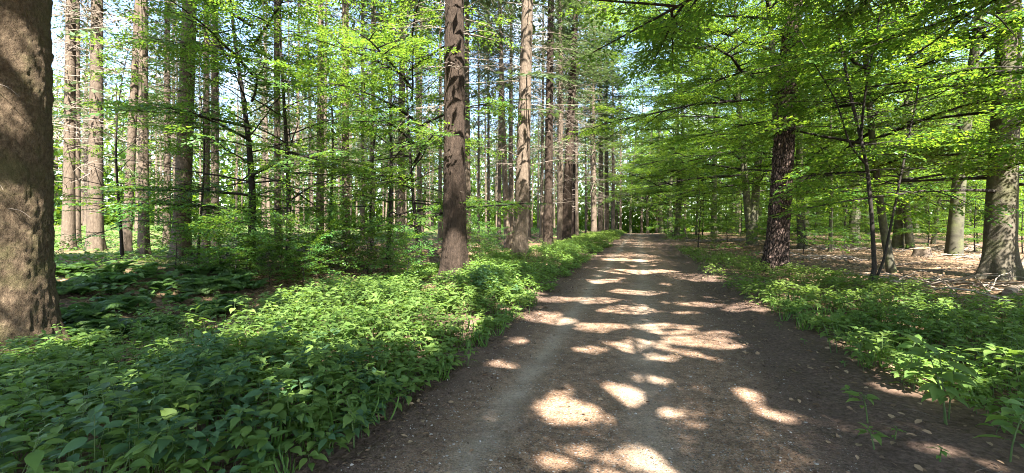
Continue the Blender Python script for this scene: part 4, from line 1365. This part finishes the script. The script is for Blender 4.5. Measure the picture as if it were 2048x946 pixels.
def brush_heap(px0, px1, n, label, seed, hmax=.5):
    """one heap of dead sticks: one tangled pile"""
    r = rngs(seed); a = np.array(place(*px0)); b = np.array(place(*px1)); c = (a + b) / 2; mb = MB()
    for i in range(n):
        p = a + (b - a) * r.random() + np.array([r.normal(0, .5), r.normal(0, .7), 0]); p[2] = gh(p[0], p[1]) + .02
        tube(mb, limb_path(r, p - c, r.uniform(0, 6.28), r.uniform(.5, 1.8), r.uniform(0, .45), r.uniform(.1, .5), 6, .12), np.linspace(r.uniform(.012, .03), .006, 6), 4)
    tag(link('brushwood', mb.mesh('brushwood', [M_TWIG]), None, tuple(c)), label, 'brushwood', kind='stuff')


brush_heap((1385, 482), (1500, 480), 110, 'tangle of pale dead sticks on the ground left of the pine', 81)
brush_heap((1640, 500), (1720, 498), 60, 'scattered dead sticks behind the pine on the right', 82)
brush_heap((1930, 520), (1985, 515), 30, 'dead twigs on the ground left of the big beech', 83)

brush_heap((1560, 512), (1700, 520), 40, 'loose dead twigs on the sunny litter right of the pine', 84)
brush_heap((1850, 560), (1990, 590), 45, 'loose dead twigs on the litter before the big beech', 85)
brush_heap((1800, 500), (1950, 498), 70, 'brushwood strewn in the rear of the right clearing', 86)
log('log', 'mossy log lying deep in the clearing right of the old stump', 'log', (1880, 498), (1975, 492), .13, M_WOOD, 0, seed=7)
log('fallen_branch', 'crooked branch lying before the twisted sapling on the litter', 'branch', (1800, 572), (1880, 556), .03, M_WOOD, .03, seed=8)

# fallen sticks on the track edge
r = rngs(91); mb = MB()
for i in range(70):
    v = 1.8 + 9 * r.random(); u = r.choice([r.uniform(-2.3, -1.2), r.uniform(.9, 2.4)]); p = world_of(np.array([u]), np.array([v]), .016)[0]
    P = limb_path(r, p, r.uniform(0, 6.28), r.uniform(.05, .28), 0, 0, 5, .12); P[:, 2] = gh(P[:, 0], P[:, 1]) + .018
    tube(mb, P, np.linspace(.004, .002, 5), 4)
tag(link('twig_litter', mb.mesh('twig_litter', [M_WOOD])), 'small dead twigs scattered along the track edges', 'twigs', kind='stuff')

# ------------------------------------------------------------------ sky, sun, camera
w = bpy.data.worlds.new('World'); SC.world = w; w.use_nodes = True
nt = w.node_tree; nt.nodes.clear()
out = nt.nodes.new('ShaderNodeOutputWorld'); bg = nt.nodes.new('ShaderNodeBackground')
sky = nt.nodes.new('ShaderNodeTexSky'); sky.sky_type = 'NISHITA'; sky.sun_disc = False
sky.sun_elevation = math.radians(SUN_EL)
sky.sun_rotation = math.atan2(SUN_AZ[0], SUN_AZ[1])
sky.altitude = 100; sky.air_density = 1.0; sky.dust_density = 1.0; sky.ozone_density = 1.2
tc = N(nt, 'ShaderNodeTexCoord')
cl = ramp(nt, noise(nt, tc.outputs['Generated'], 3.2, 6, 0.6, .3), [(0.56, (0, 0, 0)), (0.68, (1, 1, 1))])
c = mixc(nt, math_(nt, 'MULTIPLY', cl, 0.8), sky.outputs[0], (4.6, 4.7, 4.9))
L(nt, c, bg.inputs[0]); bg.inputs[1].default_value = 0.09
L(nt, bg.outputs[0], out.inputs[0])

sd = bpy.data.lights.new('sun', 'SUN'); sd.energy = 5.0; sd.angle = math.radians(0.53); sd.color = (1.0, .955, .87)
so = bpy.data.objects.new('sun', sd); COL.objects.link(so)
e = math.radians(SUN_EL)
hx, hy = unit(np.array(SUN_AZ))
to_sun = np.array([hx * math.cos(e), hy * math.cos(e), math.sin(e)])
from mathutils import Vector
so.rotation_euler = Vector(tuple(to_sun)).to_track_quat('Z', 'Y').to_euler()
so.location = (0, 0, 40)

cd = bpy.data.cameras.new('camera'); cam = bpy.data.objects.new('camera', cd); COL.objects.link(cam)
cd.sensor_width = 36; cd.lens = 36 * F / 2048
cd.shift_y = -(473 - HY) / 2048
cd.clip_start = 0.05; cd.clip_end = 1500
cam.location = (0, 0, EYE); cam.rotation_euler = (PI / 2, 0, 0)
SC.camera = cam

vs = SC.view_settings
vs.view_transform = 'Standard'; vs.look = 'None'; vs.gamma = 1; vs.use_curve_mapping = False
vs.exposure = 2.95
SC.render.engine = 'CYCLES'
cy = SC.cycles
cy.use_denoising = True; cy.denoising_prefilter = 'NONE'; cy.denoising_input_passes = 'RGB_ALBEDO_NORMAL'
cy.max_bounces = 7; cy.diffuse_bounces = 4; cy.glossy_bounces = 2; cy.transmission_bounces = 4; cy.transparent_max_bounces = 4
cy.caustics_reflective = False; cy.caustics_refractive = False
cy.sample_clamp_indirect = 6.0
cy.pixel_filter_type = 'BLACKMAN_HARRIS'; cy.filter_width = 1.0
print('t total', round(time.time() - T_START, 1), 'faces', sum(len(m.polygons) for m in bpy.data.meshes))
